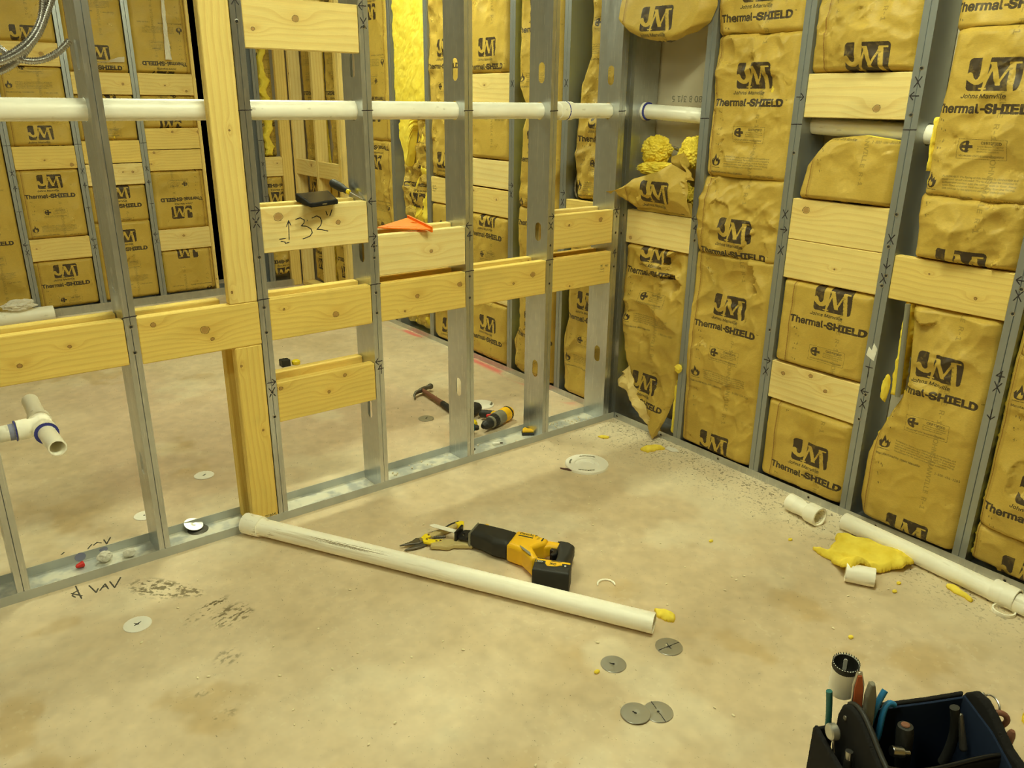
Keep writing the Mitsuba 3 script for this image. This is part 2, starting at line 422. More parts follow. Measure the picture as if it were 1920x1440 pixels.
def concrete_fn(p, n, uv):
    x, y = p.x, p.y
    a = fbm(x * 1.7 + 4, y * 1.7 + 9, octaves=4); b = fbm(x * 6.5 + 2, y * 6.5, octaves=4); c = fbm(x * 30, y * 30, 3.0)
    col = mix((0.545, 0.430, 0.275), (0.645, 0.530, 0.365), smoothstep(0.25, 0.75, a * 0.6 + b * 0.4))
    pink = smoothstep(0.52, 0.72, fbm(x * 1.1 + 31, y * 1.1 + 5)) * smoothstep(-0.2, 0.8, y)
    col = mix(col, mi.Color3f(0.565, 0.42, 0.300), pink * 0.55)
    stain = smoothstep(0.60, 0.76, fbm(x * 5.1 + 17, y * 5.1 + 3, octaves=4)) * smoothstep(0.45, 0.65, fbm(x * 1.3 + 7, y * 1.3 + 1))
    col = mix(col, mi.Color3f(0.46, 0.32, 0.140), stain * 0.55)
    pale = smoothstep(0.60, 0.75, fbm(x * 3.3 + 50, y * 3.3 + 20, octaves=4))
    col = mix(col, mi.Color3f(0.72, 0.64, 0.47), pale * 0.45)
    col = col * (0.90 + 0.20 * c) * (0.95 + 0.10 * fbm(x * 15 + 9, y * 15 + 2))
    spot = smoothstep(0.80, 0.88, noise(x * 90 + 3, y * 90)) * smoothstep(0.45, 0.6, b); col = mix(col, mi.Color3f(0.78, 0.72, 0.54), spot * 0.12)
    fleck = smoothstep(0.965, 0.975, noise(x * 240 + 40, y * 240 + 7)); col = mix(col, mi.Color3f(0.10, 0.08, 0.05), fleck * 0.75)
    sc = mi.Float(0)
    for (sx, sy, ra, rb, th, k) in SCUFFS:
        ct, sn = math.cos(th), math.sin(th)
        u, v = (x - sx) * ct + (y - sy) * sn, -(x - sx) * sn + (y - sy) * ct
        e = dr.exp(-dr.square(u / (ra * 0.6)) - dr.square(v / (rb * 0.6)))
        g = smoothstep(0.46, 0.68, noise(u * 60 + sx * 90, v * 170 + sy * 70) * 0.45 + fbm(x * 130, y * 130) * 0.55)
        sc = dr.maximum(sc, k * smoothstep(0.15, 0.6, e) * g)
    col = mix(col, mi.Color3f(0.10, 0.075, 0.03), sc * 0.85)
    chalk = smoothstep(0.045, 0.0, dr.abs(x + 0.012)) * smoothstep(0.42, 0.60, noise(y * 5.5 + 3, x * 12)) * smoothstep(0.2, 0.35, y) * (1 - smoothstep(2.0, 2.4, y))
    col = mix(col, mi.Color3f(0.78, 0.12, 0.13), chalk * 0.75)
    dust = smoothstep(0.55, 0.05, -x) * smoothstep(0.05, -0.1, y) * (0.35 + 0.5 * fbm(x * 9 + 3, y * 9))
    col = mix(col, mi.Color3f(0.74, 0.68, 0.50), dust * 0.6)
    dirt = smoothstep(0.35, 0.02, -x) * smoothstep(0.62, 0.74, fbm(x * 130, y * 130)) * smoothstep(0.05, -0.1, y)
    col = mix(col, mi.Color3f(0.13, 0.10, 0.06), dirt * 0.7)
    return col


def pvc_fn(p, n, uv):
    c = mix((0.87, 0.845, 0.72), (0.92, 0.90, 0.79), fbm(p.x * 7, p.y * 7, p.z * 7))
    d = smoothstep(0.70, 0.80, fbm(p.x * 40, p.y * 14, p.z * 40))
    return mix(c, mi.Color3f(0.40, 0.34, 0.22), d * 0.35)


def pvc_dirty_fn(p, n, uv):
    """the loose pipe on the floor: uv.x metres along it, uv.y turns about it"""
    u, v = uv.x, uv.y
    c = mix((0.87, 0.845, 0.72), (0.92, 0.90, 0.79), fbm(p.x * 7, p.y * 7, p.z * 7))
    win = smoothstep(0.17, 0.28, u) * (1 - smoothstep(0.42, 0.56, u))
    band = smoothstep(0.060, 0.015, dr.abs(v - 0.345 - 0.05 * noise(u * 6, 1.0)))
    s = smoothstep(0.50, 0.62, noise(u * 12, v * 130)) * win * band
    c = mix(c, mi.Color3f(0.20, 0.155, 0.07), dr.minimum(s * 0.95, 1))
    smear = smoothstep(0.50, 0.75, fbm(u * 5 + 3, v * 22)) * smoothstep(0.02, 0.14, u) * (1 - smoothstep(0.75, 1.1, u)) * smoothstep(0.12, 0.02, dr.abs(v - 0.41))
    c = mix(c, mi.Color3f(0.45, 0.36, 0.20), smear * 0.5)
    d = smoothstep(0.66, 0.78, fbm(u * 30, v * 60)) * smoothstep(0.14, 0.05, u)
    return mix(c, mi.Color3f(0.32, 0.23, 0.10), d * 0.8)


def fibre_fn(p, n, uv):
    a = fbm(p.x * 30, p.y * 30, p.z * 30, octaves=4)
    c = mix((0.72, 0.53, 0.035), (0.93, 0.78, 0.13), a)
    return mix(c, c * 0.72, smoothstep(0.68, 0.82, fbm(p.x * 14 + 3, p.y * 14, p.z * 14 + 8)) * 0.6)


def drywall_fn(p, n, uv):
    a = fbm(p.y * 5, p.z * 5, p.x * 5)
    return mix((0.52, 0.455, 0.325), (0.62, 0.56, 0.42), a)


scene['kraft_paper'] = prin(base_color=proc(kraft_fn), roughness=0.52, specular=0.35)
scene['pine'] = prin(base_color=proc(wood_fn), roughness=0.62, specular=0.30)
scene['galvanized'] = prin(base_color=proc(galv_fn), roughness=proc(galv_rough), metallic=0.92, specular=0.5)
scene['galv_dusty'] = prin(base_color=proc(dusty_fn), roughness=0.5, metallic=0.35, specular=0.4)
scene['stud_metal'] = prin(base_color=(0.35, 0.38, 0.40), roughness=0.42, metallic=0.75, specular=0.5)
scene['concrete'] = prin(base_color=proc(concrete_fn), roughness=0.62, specular=0.22)
scene['pvc'] = prin(base_color=proc(pvc_fn), roughness=0.34, specular=0.45)
scene['pvc_dirty'] = prin(base_color=proc(pvc_dirty_fn), roughness=0.36, specular=0.45)
scene['fiberglass'] = prin(base_color=proc(fibre_fn), roughness=0.95, specular=0.05, sheen=0.3)
scene['drywall'] = prin(base_color=proc(drywall_fn), roughness=0.9, specular=0.1)
for k, c, r, me in (('ink', (0.022, 0.018, 0.020), .7, 0), ('pencil', (0.060, 0.052, 0.038), .8, 0), ('black_rubber', (0.020, 0.020, 0.018), .55, 0), ('black_gloss', (0.012, 0.012, 0.013), .18, 0),
                    ('black_cloth', (0.006, 0.0055, 0.0055), .95, 0), ('shaded_blue_cloth', (0.005, 0.014, 0.040), .95, 0), ('tool_yellow', (0.80, 0.46, 0.012), .38, 0), ('bright_yellow', (0.85, 0.66, 0.02), .4, 0),  # bag cloths: the shadow lying over the tool bag is darkened into their colour
                    ('orange', (0.92, 0.20, 0.010), .38, 0), ('red', (0.55, 0.025, 0.02), .4, 0), ('blue_primer', (0.035, 0.040, 0.24), .5, 0), ('primer_faint', (0.22, 0.23, 0.34), .5, 0), ('paper_pale', (0.62, 0.47, 0.17), .7, 0), ('bright_blue', (0.02, 0.16, 0.36), .4, 0), ('teal', (0.02, 0.13, 0.13), .4, 0),
                    ('steel', (0.55, 0.54, 0.52), .28, 1), ('dark_steel', (0.16, 0.15, 0.13), .40, .8), ('white_paint', (0.80, 0.78, 0.70), .4, 0), ('tool_gray', (0.20, 0.19, 0.14), .5, 0), ('brown_wood', (0.20, 0.085, 0.05), .5, 0),
                    ('plate_metal', (0.55, 0.55, 0.51), .36, .85), ('dark_gap', (0.05, 0.03, 0.015), .9, 0), ('foam_white', (0.72, 0.69, 0.60), .8, 0), ('brown', (0.10, 0.045, 0.03), .6, 0), ('lens_gray', (0.09, 0.085, 0.075), .35, 0), ('red_wood', (0.42, 0.10, 0.03), .5, 0), ('worn_grip', (0.50, 0.40, 0.18), .6, 0), ('crumb', (0.74, 0.66, 0.46), .9, 0), ('deck', (0.20, 0.18, 0.14), .9, 0), ('wall_kraft', (0.36, 0.25, 0.07), .8, 0), ('plaster_white', (0.60, 0.57, 0.48), .9, 0)):
    scene[k] = prin(base_color=c, roughness=r, metallic=float(me), specular=0.4)

# ---------------------------------------------------------------- room shell
X0, Y0, XR, YB = -5.2, -4.6, 0.178, 3.735
struct('floor', box(X0, XR, Y0, YB + .4, -0.10, 0), 'concrete', 'bare stained concrete slab of both rooms', 'floor')
struct('ceiling', box(X0, XR + .1, Y0, YB + .4, CEIL, CEIL + .06), 'deck', 'dark unfinished ceiling above both rooms', 'ceiling')
struct('wall_right', box(XR, XR + .06, Y0, YB + .4, 0, CEIL), 'drywall', 'pale board behind the right hand studs', 'wall')
struct('wall_back', cat([box(X0, -.640, YB, YB + .06, 0, CEIL), box(-.250, XR, YB, YB + .06, 0, CEIL)]), 'drywall', 'board behind the studs at the far end', 'wall')
struct('wall_left', box(X0 - .06, X0, Y0, YB + .4, 0, CEIL), 'wall_kraft', 'kraft papered wall left of the view', 'wall')
struct('wall_front', box(X0, XR, Y0 - .06, Y0, 0, CEIL), 'wall_kraft', 'kraft papered wall behind the viewer', 'wall')

LW = 30.0
for i, (lx, ly, L, k) in enumerate(((-1.25, -1.45, 1.2, 1.12), (-3.3, -1.7, 1.2, 0.62), (-0.9, 1.35, 1.2, 1.05), (-3.4, 2.0, 1.2, 0.25))):
    t = thing('ceiling_light', 'white strip light fixed to the ceiling ' + ('near the pipe bay', 'behind the viewer on the left', 'of the far room near the hammer', 'at the far left of the far room')[i], 'lamp', 'ceiling strip lights')
    put(t, 'housing', cbox(lx - L / 2, lx + L / 2, ly - .075, ly + .075, CEIL - .06, CEIL - .001), 'white_paint')
    dm = box(lx - L / 2 + .02, lx + L / 2 - .02, ly - .065, ly + .065, CEIL - .075, CEIL - .0605)
    key = put(t, 'diffuser', dm, 'white_paint')
    scene[key]['emitter'] = dict(type='area', radiance=dict(type='rgb', value=(LIGHT * LW * k).tolist()))

# ---------------------------------------------------------------- metal framing
def to_m3(m):
    return m3.Manifold(m3.Mesh(vert_properties=np.asarray(m.vertices, np.float32), tri_verts=np.asarray(m.faces, np.uint32)))


def stud_mesh(sr, w, D, z0, z1, web='left', slots=(), rounds=()):
    """C section in wall coordinates (x = s, y = d, z); sr = right edge of its face"""
    g = 0.0042
    pts = [(w, -0.011), (w, -0.0006), (w * .545, -0.0006), (w * .5, -0.0006 - g), (w * .455, -0.0006), (0.0006, -0.0006), (0.0006, -D + .0006), (w, -D + .0006), (w, -D + .011)]
    if web == 'right': pts = [(w - a, b) for a, b in pts]
    poly = sg.LineString(pts).buffer(0.0006, cap_style=2, join_style=2)
    m = trimesh.creation.extrude_polygon(poly, z1 - z0, engine='earcut')
    m.apply_translation((sr - w, 0, z0))
    if len(slots) or len(rounds):
        M = to_m3(m); xw = sr - w if web == 'left' else sr
        for zc in slots:
            cap = sg.LineString([(-D * .45, zc - 0.020), (-D * .45, zc + 0.020)]).buffer(0.0185, quad_segs=5)
            e = trimesh.creation.extrude_polygon(cap, 0.012, engine='earcut')
            v = np.array(e.vertices); e.vertices = np.c_[v[:, 2] - 0.006 + xw, v[:, 0], v[:, 1]]
            M = M - to_m3(e)
        for (dc, zc, r) in rounds:
            e = trimesh.creation.extrude_polygon(sg.Point(dc, zc).buffer(r, quad_segs=8), 0.012, engine='earcut')
            v = np.array(e.vertices); e.vertices = np.c_[v[:, 2] - 0.006 + xw, v[:, 0], v[:, 1]]
            M = M - to_m3(e)
        m = tm(M)
    return m


def ribbon(lines, w=0.0030, h=0.0005):
    """hand drawn strokes: polylines in (x, y) -> thin flat strips from z = 0 to h"""
    return extrude(so.unary_union([sg.LineString(l).buffer(w / 2, quad_segs=2) for l in lines]), h)


GLYPH = {
    'x': [[(-.008, -.012), (.008, .012)], [(-.008, .012), (.008, -.012)]],
    '>': [[(-.010, 0), (.012, 0)], [(.003, .009), (.012, 0), (.003, -.009)]],
    '<': [[(.010, 0), (-.012, 0)], [(-.003, .009), (-.012, 0), (-.003, -.009)]],
    't': [[(-.010, .012), (.010, .012)], [(0, .012), (.001, -.016)]],
    '-': [[(-.016, 0), (.016, .001)]],
    'v': [[(0, .014), (.001, -.012)], [(-.008, -.003), (.001, -.012), (.009, -.003)]],
    '4': [[(.004, .014), (-.008, 0), (.010, .001)], [(.003, .010), (.002, -.014)]],
}


def marks_on(frame, key, spec, d=0.0):
    """spec: (glyph, s, z); strokes lie on the face of the thing"""
    ls = []
    for gch, s, z in spec:
        ls += [[(s + a * 1.25, z + b * 1.25) for a, b in l] for l in GLYPH[gch]]
    r = ribbon(ls)
    v = np.array(r.vertices); r.vertices = np.c_[v[:, 0], v[:, 2] + d, v[:, 1]]
    put(key, 'marker_strokes', frame.mesh(r), 'ink', label='black marker strokes', kind='stuff')


SCREW = lathe([(0, -0.0005), (0.0046, -0.0005), (0.0046, 0.0004), (0.0030, 0.0013), (0.0018, 0.0004), (0, 0.0002)], n=10)
DIMPLE = lathe([(0.0046, 0.0), (0.0074, 0.0), (0.0070, 0.0006), (0.0046, 0.0009)], n=12)


def screws_on(frame, key, pts, d=0.0):
    for s, z in pts:
        up_ = key
        for nm, q, mt in (('screw', SCREW, 'black_rubber'), ('rim', DIMPLE, 'steel')):
            m = q.copy(); v = np.array(m.vertices)
            m.vertices = np.c_[v[:, 0] + s, v[:, 2] + d, v[:, 1] + z]; m.faces = m.faces[:, ::-1]
            up_ = put(up_, nm, frame.mesh(m), mt)


def track_mesh(s0, s1, D, h=0.031, t=0.0012):
    pts = [(-t / 2, h), (-t / 2, t / 2), (-D + t / 2, t / 2), (-D + t / 2, h)]
    poly = sg.LineString(pts).buffer(t / 2, cap_style=2, join_style=2)
    m = trimesh.creation.extrude_polygon(poly, s1 - s0, engine='earcut')
    v = np.array(m.vertices)
    m.vertices = np.c_[v[:, 2] + s0, v[:, 0], v[:, 1]]
    return m


TOPZ = 2.70
PD = 0.137      # depth of the partition
PX = [-2.4338, -2.0285, -1.6208, -1.2096, -0.8018, -0.3957, -0.0200]
PIPE_Z, PIPE_Y = 1.395, 0.0685
t = one('metal_track', WP.mesh(track_mesh(-3.9, 0.017, PD)), 'galv_dusty', 'galvanized floor channel under the open stud partition', 'metal track')
hd = track_mesh(-3.9, 0.017, PD); hd.vertices[:, 2] *= -1; hd.invert(); hd.apply_translation((0, 0, TOPZ + .012))
one('metal_track', WP.mesh(hd), 'galvanized', 'galvanized head channel on top of the open stud partition', 'metal track')
pl = {
    0: 'galvanized stud at the left edge, nearest the white pipe tee',
    1: 'galvanized stud between the white pipe tee and the pine post',
    2: 'galvanized stud directly right of the pine post',
    3: 'galvanized stud left of the block holding the orange square',
    4: 'galvanized stud right of the orange square, left of the drill',
    5: 'galvanized stud right of the drill, beside the pipe coupling',
    6: 'galvanized end stud of the partition, in the corner',
}
SL = (0.322, 0.920, 1.535)
PM = {1: [('-', 0, .815)], 2: [('x', 0, 1.70), ('-', 0, 1.395), ('>', 0, 1.098), ('x', 0.001, 1.06), ('-', 0, .812), ('>', 0, .525), ('x', 0, .49)],
      3: [('<', 0, 1.71), ('x', 0, 1.66), ('-', 0, 1.395), ('<', .003, 1.10), ('>', -.004, .98), ('4', 0, .945), ('-', 0, .81), ('<', 0, .522), ('4', .004, .492)],
      4: [('-', 0, 1.395), ('<', 0, .985), ('4', 0, .945), ('-', 0, .81)], 5: [('-', 0, 1.395), ('>', .002, .988), ('x', 0, .95), ('-', 0, .81)], 6: [('-', 0, 1.395), ('x', 0, .985), ('4', 0, .80), ('-', 0, .99)]}
PSC = {1: (.785, .705), 2: (1.64, 1.062, .95, .785, .70, .49, .40), 3: (1.65, .905, .78, .705, .945), 4: (.79, .705), 5: (.945, .87, .79, .71), 6: (.96, .89, .74)}
for i, x in enumerate(PX):
    w = 0.034
    k = one('metal_stud', WP.mesh(stud_mesh(x, w, PD - .003, 0.0014, TOPZ, 'left', [z for z in SL], [(-PIPE_Y, PIPE_Z, .0335)]).apply_translation((0, -.0014, 0))), 'galvanized', pl[i], 'metal stud', group='partition studs')
    xc = x - w / 2
    marks_on(WP, k, [(g, xc + a, z) for g, a, z in PM.get(i, [])], -.0013) if i in PM else None
    screws_on(WP, k, [(xc, z) for z in PSC.get(i, ())], -.0013)

# right hand wall, near room (s = -y) and beyond the partition (negative s)
RD, RWD = 0.150, 0.042
one('metal_track', WR.mesh(track_mesh(-2.52, 3.4, RD)), 'galvanized', 'floor channel of the insulated right hand wall', 'metal track')
for s in (0.02, .30, .62, 1.05, 1.32, 1.75): screws_on(WR, 'metal_track_002', [(s, .016)], 0.0003)
near = [(0.002, 'galvanized stud in the corner behind the partition end'), (0.4095, 'galvanized stud right of the empty bay with the white pipe'),
        (0.8150, 'galvanized stud left of the bay with four pine blocks'), (1.2180, 'galvanized stud right of the bay with four pine blocks'),
        (1.6240, 'galvanized stud near the right edge above the long white pipe'), (2.0300, 'galvanized stud beyond the right edge')]
RMK = {1: [('<', -.004, .99), ('4', .002, .95), ('-', 0, 1.375)], 2: [('>', 0, 1.455), ('-', 0, 1.365), ('x', 0, 1.055), ('>', 0, 1.00), ('x', 0, .925), ('>', 0, .500), ('x', .001, .455)],
       3: [('x', 0, 1.50), ('<', -.003, 1.46), ('-', 0, 1.36), ('x', 0, 1.02), ('v', 0, .94), ('x', -.002, .89), ('t', 0, .565), ('<', 0, .49), ('x', 0, .445)],
       4: [('<', 0, .955), ('x', 0, .91), ('4', 0, .66), ('x', 0, .625), ('v', 0, .535)]}
RSC = {1: (.905,), 2: (1.27, .62), 3: (1.54, 1.405, 1.10, .995, .90, .865, .48, .385), 4: (.93, .855), 0: (.96, .88)}
for i, (s, lb) in enumerate(near):
    rounds = [(-0.083, PIPE_Z - 0.040 * max(s, 0), .040 if i == 0 else .034)]
    k = one('metal_stud', WR.mesh(stud_mesh(s, RWD, RD - .003, .0014, TOPZ, 'right', [], rounds).apply_translation((0, -.0014, 0))), 'stud_metal' if i else 'galvanized', lb, 'metal stud', group='studs of the insulated wall')
    sc = s - RWD / 2
    if i in RMK: marks_on(WR, k, [(g, sc + a, z) for g, a, z in RMK[i]], -.0013)
    if i == 3:
        q = pillow(sg.Polygon([(1.168 + .012, .62), (1.21, .605), (1.215, .65), (1.20, .668), (1.196, .64), (1.185, .652)]), 0, .0008, .0003); v = np.array(q.vertices); q.vertices = np.c_[v[:, 0], v[:, 2] - .0012, v[:, 1]]
        put(k, 'paint_splash', WR.mesh(q), 'white_paint', label='white splash')
    if i in RSC: screws_on(WR, k, [(sc + .004 * (-1) ** j, z) for j, z in enumerate(RSC[i])], -.0013)
farl = [(0.406, 'galvanized stud of the far room wall nearest the partition corner'), (0.808, 'galvanized stud of the far room wall right of the stacked blocks'),
        (1.212, 'galvanized stud of the far room wall hidden behind the partition'), (1.603, 'galvanized stud right of the bare yellow batt'), (2.011, 'galvanized stud left of the bare yellow batt')]
for y, lb in farl:
    k = one('metal_stud', WR.mesh(stud_mesh(-y, RWD, RD - .003, .0014, TOPZ, 'right').apply_translation((0, -.0014, 0))), 'stud_metal', lb, 'metal stud', group='far room studs')
    if y < 1: marks_on(WR, k, [('x', -y - .02, 1.51), ('>', -y - .02, 1.02), ('x', -y - .02, .975)], -.0013)
# far end wall (s = x)
one('metal_track', WB.mesh(track_mesh(-4.5, -0.05, RD, h=.055)), 'galvanized', 'floor channel of the far end wall', 'metal track')
for x, lb in ((-2.66, 'stud of the far end wall beyond the left edge'), (-2.25, 'stud of the far end wall just outside the left edge'), (-1.846, 'stud at the far left, left of the pair of single pine blocks'), (-1.440, 'stud on the far end wall behind the second partition stud'), (-1.034, 'stud on the far end wall left of the upside down printed batt'), (-0.201, 'stud in the far right corner beside the torn yellow batt')):
    k = one('metal_stud', WB.mesh(stud_mesh(x, RWD, RD - .003, .0014, TOPZ, 'right').apply_translation((0, -.0014, 0))), 'stud_metal', 'galvanized ' + lb, 'metal stud', group='far end studs')
    if -1.9 < x: marks_on(WB, k, [('x', x - .02, .955), ('-', x - .02, 1.125), ('4', x - .02, .86), ('t', x - .021, .70), ('x', x - .02, .45), ('<', x - .02, .50)], -.0013)

# ---------------------------------------------------------------- timber
BOARD = [0]


def board(frame, s0, s1, z0, z1, label, d1=0.0, d0=-0.038, vertical=False, kn=None, name='wood_block', ctg='wood block', group=None, c=0.0025, key=None):
    m = cbox(s0, s1, d0, d1, z0, z1, c)
    b = BOARD[0]; BOARD[0] += 1
    if frame is WP and z1 < .83: TONE[b] = .72
    if kn is not None: knots(b, kn)
    elif vertical:
        for k in range(3): KXN[b * 3 + k] *= 5
    v = np.array(m.vertices)[m.faces].reshape(-1, 3); nf = np.repeat(np.abs(m.face_normals), 3, axis=0)
    f = np.arange(len(v)).reshape(-1, 3)
    L, Wd = (v[:, 2] - z0, v[:, 0] - (s0 + s1) / 2) if vertical else (v[:, 0] - s0, v[:, 2] - (z0 + z1) / 2)
    dep = v[:, 1] - d0
    a = np.argmax(nf, axis=1)                       # 0: s face, 1: front, 2: z face
    along, across = (2, 0) if vertical else (0, 2)
    lx = np.where(a == along, dep * .3, L) + .001
    ly = np.where(a == 1, Wd, np.where(a == across, dep + .10, Wd))
    lx = np.clip(lx, 0, 9)
    m2 = trimesh.Trimesh(v, f, process=False)
    uv = np.c_[b * 10.0 + lx, ly]
    fm = frame.mesh(m2)
    if key: return put(key, name, fm, 'pine', uv=uv)
    return one(name, fm, 'pine', label, ctg, uv=uv, group=group)


R_ = 'blocks across the partition'
bays = [(-3.2, PX[0] - .036), (PX[0] + .0008, PX[1] - .0352), None, (PX[2] + .0008, PX[3] - .0352), (PX[3] + .0008, PX[4] - .0352), (PX[4] + .0008, PX[5] - .0352), (PX[5] + .0008, PX[6] - .0352)]
board(WP, *bays[1], .669, .809, 'pine block above the white pipe tee, front of the pair', kn=[(.09, -.018, .006), (.22, .015, .004)], d1=-.002, group=R_)
board(WP, *bays[1], .669, .809, 'pine block above the white pipe tee, rear of the pair', d0=-.135, d1=-.097, group=R_)
board(WP, PX[1] + .0008, PX[2] - .0352, .6645, .8085, 'long pine block crossing in front of the pine post', kn=[(.195, .005, .012), (.045, .045, .007), (.215, -.028, .005)], d1=-.001, group=R_)
board(WP, PX[1] + .0008, -1.748, .669, .809, 'pine block left of the pine post, rear of the pair', d0=-.135, d1=-.097, group=R_)
rowl = {3: ('under the block marked with writing', [(.235, -.015, .009), (.05, .03, .003)]), 4: ('under the block with the orange square', [(.155, .005, .007), (.345, .025, .009), (.10, -.045, .003)]), 5: ('in the bay right of the drill', [(.30, .02, .010), (.20, -.005, .004)]), 6: ('in the corner bay, lower of two', [(.10, -.055, .003)])}
for b, (lb, kn) in rowl.items():
    board(WP, *bays[b], .669, .809, f'pine block {lb}, front of the mid height row', kn=kn, d1=-.002, group=R_)
    board(WP, *bays[b], .669, .809, f'pine block {lb}, rear of the mid height row', d0=-.135, d1=-.097, group=R_)
K132 = board(WP, *bays[3], .960, 1.102, 'pine block with handwritten 32 inch mark under the phone', kn=[(.058, .042, .013), (.265, .008, .007)], d1=-.002, group=R_)
board(WP, *bays[3], .960, 1.104, 'pine block behind the handwritten block, under the phone', d0=-.135, d1=-.097, group=R_)
board(WP, *bays[3], 1.570, 1.712, 'uppermost pine block right of the pine post', kn=[(.165, .018, .009), (.03, -.018, .005)], d1=-.002, group=R_)
board(WP, *bays[3], .375, .5185, 'lowest pine block right of the post, front of its pair', kn=[(.255, .05, .006), (.19, .0, .005), (.015, .05, .006)], d1=-.002, group=R_)
board(WP, *bays[3], .375, .522, 'lowest pine block right of the post, rear of its pair', d0=-.135, d1=-.097, group=R_)
board(WP, *bays[4], .838, .981, 'pine block carrying the orange square, front of its pair', kn=[(.22, -.005, .006)], d1=-.002, group=R_)
board(WP, *bays[4], .838, .986, 'pine block carrying the orange square, rear of its pair', d0=-.135, d1=-.097, group=R_)
board(WP, *bays[6], .848, .990, 'pine block in the corner bay, upper of two, front of its pair', kn=[(.265, .035, .009), (.085, .025, .004)], d1=-.002, group=R_)
board(WP, *bays[6], .848, .994, 'pine block in the corner bay, upper of two, rear of its pair', d0=-.135, d1=-.097, group=R_)

pt = thing('pine_post', 'pine post of flat boards between two galvanized studs', 'post')
board(WP, -1.7465, -1.6575, .8095, TOPZ - .01, '', d0=-.0375, d1=-.001, vertical=True, kn=[(.53, .01, .002), (1.05, .03, .003), (.04, -.035, .003)], name='board', key=pt)
board(WP, -1.7465, -1.6575, .0025, .6635, '', d0=-.0375, d1=-.001, vertical=True, kn=[(.36, .02, .003), (.60, -.03, .003)], name='board', key=pt)
board(WP, -1.750, -1.660, .0025, .6635, '', d0=-.134, d1=-.0995, vertical=True, kn=[(.20, 0, .006)], name='board', key=pt)

# the writing on the handwritten block, px measured on its face
wr = [[(-1.533, .998), (-1.530, 1.056)], [(-1.538, 1.040), (-1.530, 1.058), (-1.523, 1.042)],
      [(-1.505, 1.060), (-1.490, 1.064), (-1.476, 1.056), (-1.478, 1.046), (-1.488, 1.038), (-1.470, 1.035), (-1.455, 1.025), (-1.451, 1.012), (-1.462, 1.001), (-1.485, .995)],
      [(-1.448, 1.060), (-1.432, 1.066), (-1.420, 1.060), (-1.415, 1.047), (-1.420, 1.034), (-1.434, 1.022), (-1.418, 1.020), (-1.396, 1.013)],
      [(-1.394, 1.066), (-1.398, 1.078)], [(-1.385, 1.063), (-1.376, 1.082)], [(-1.466, 1.053), (-1.4655, 1.0535)], [(-1.560, .994), (-1.548, .991), (-1.547, .986), (-1.534, .988)], [(-1.565, 1.001), (-1.545, 1.002)]]
r = ribbon(wr, .0028); v = np.array(r.vertices); r.vertices = np.c_[v[:, 0], v[:, 2] - .0021, v[:, 1]]
put(K132, 'handwriting', WP.mesh(r), 'ink', label='black handwritten measurement')

# blocks of the right hand wall
N2 = 'blocks between the studs of the insulated wall'
board(WR, .004, .3675, .8455, .989, 'pine block below the torn paper in the corner bay', kn=[(.03, -.05, .007)], d1=-.003, group=N2)
board(WR, .8158, 1.1755, 1.389, 1.530, 'topmost of four pine blocks, with one round knot', kn=[(.262, -.038, .011)], d1=-.003, group=N2)
board(WR, .8158, 1.1755, .9715, 1.1145, 'second of four pine blocks, with a pale knot', kn=[(.06, .035, .012)], d1=-.003, group=N2)
board(WR, .8158, 1.1755, .8295, .970, 'third of four pine blocks, plain, directly under another', kn=[(.2, -.01, .002)], d1=-.003, group=N2)
board(WR, .8158, 1.1755, .3585, .506, 'lowest of four pine blocks, with three knots', kn=[(.055, .035, .007), (.235, .015, .006), (.17, .055, .007)], d1=-.003, group=N2)
board(WR, 1.2188, 1.5818, .8275, .971, 'grey weathered pine block near the right edge', kn=[(.12, .03, .002), (.27, -.02, .004)], d1=-.003, group=N2)
FR = 'blocks on the far room wall'
for y0, y1, z0, z1, lb in ((.852, 1.209, 1.42, 1.56, 'single pine block high on the far room wall'), (.852, 1.209, .993, 1.135, 'upper of two touching blocks on the far room wall'), (.852, 1.209, .848, .985, 'lower of two touching blocks on the far room wall'), (.852, 1.209, .375, .515, 'low pine block just under the partition blocks on the far wall'),
                       (1.256, 1.600, .862, 1.006, 'stamped pine block on the far wall left of the drill stud'), (.050, .403, .85, .993, 'pine block seen behind the corner bay of the partition')):
    board(WR, -y1, -y0, z0, z1, lb, d1=-.003, group=FR)
FE = 'blocks on the far end wall'
for x0, x1, z0, z1, lb in ((-1.844, -1.484, 1.60, 1.739, 'pine block behind the looped metal cables'), (-1.844, -1.484, .975, 1.117, 'single pine block with one knot on the far end wall'), (-1.844, -1.484, .384, .527, 'low single pine block on the far end wall, left'),
                       (-1.438, -1.078, 1.437, 1.573, 'pine block on the far end wall behind the second stud'), (-1.438, -1.078, .999, 1.144, 'upper of two touching blocks behind the second stud'), (-1.438, -1.078, .853, .993, 'lower of two touching blocks behind the second stud'),
                       (-1.032, -.672, 1.437, 1.576, 'pine block directly left of the pine post, topmost'), (-1.032, -.672, 1.080, 1.220, 'upper of two touching blocks left of the pine post'), (-1.032, -.672, .936, 1.075, 'lower of two touching blocks, with a dark split, left of the post'), (-1.032, -.672, .375, .522, 'lowest pine block left of the pine post'), (-.199, -.066, .86, 1.004, 'pine block in the far right corner under the torn yellow batt')):
    board(WB, x0, x1, z0, z1, lb, d1=-.003, group=FE)
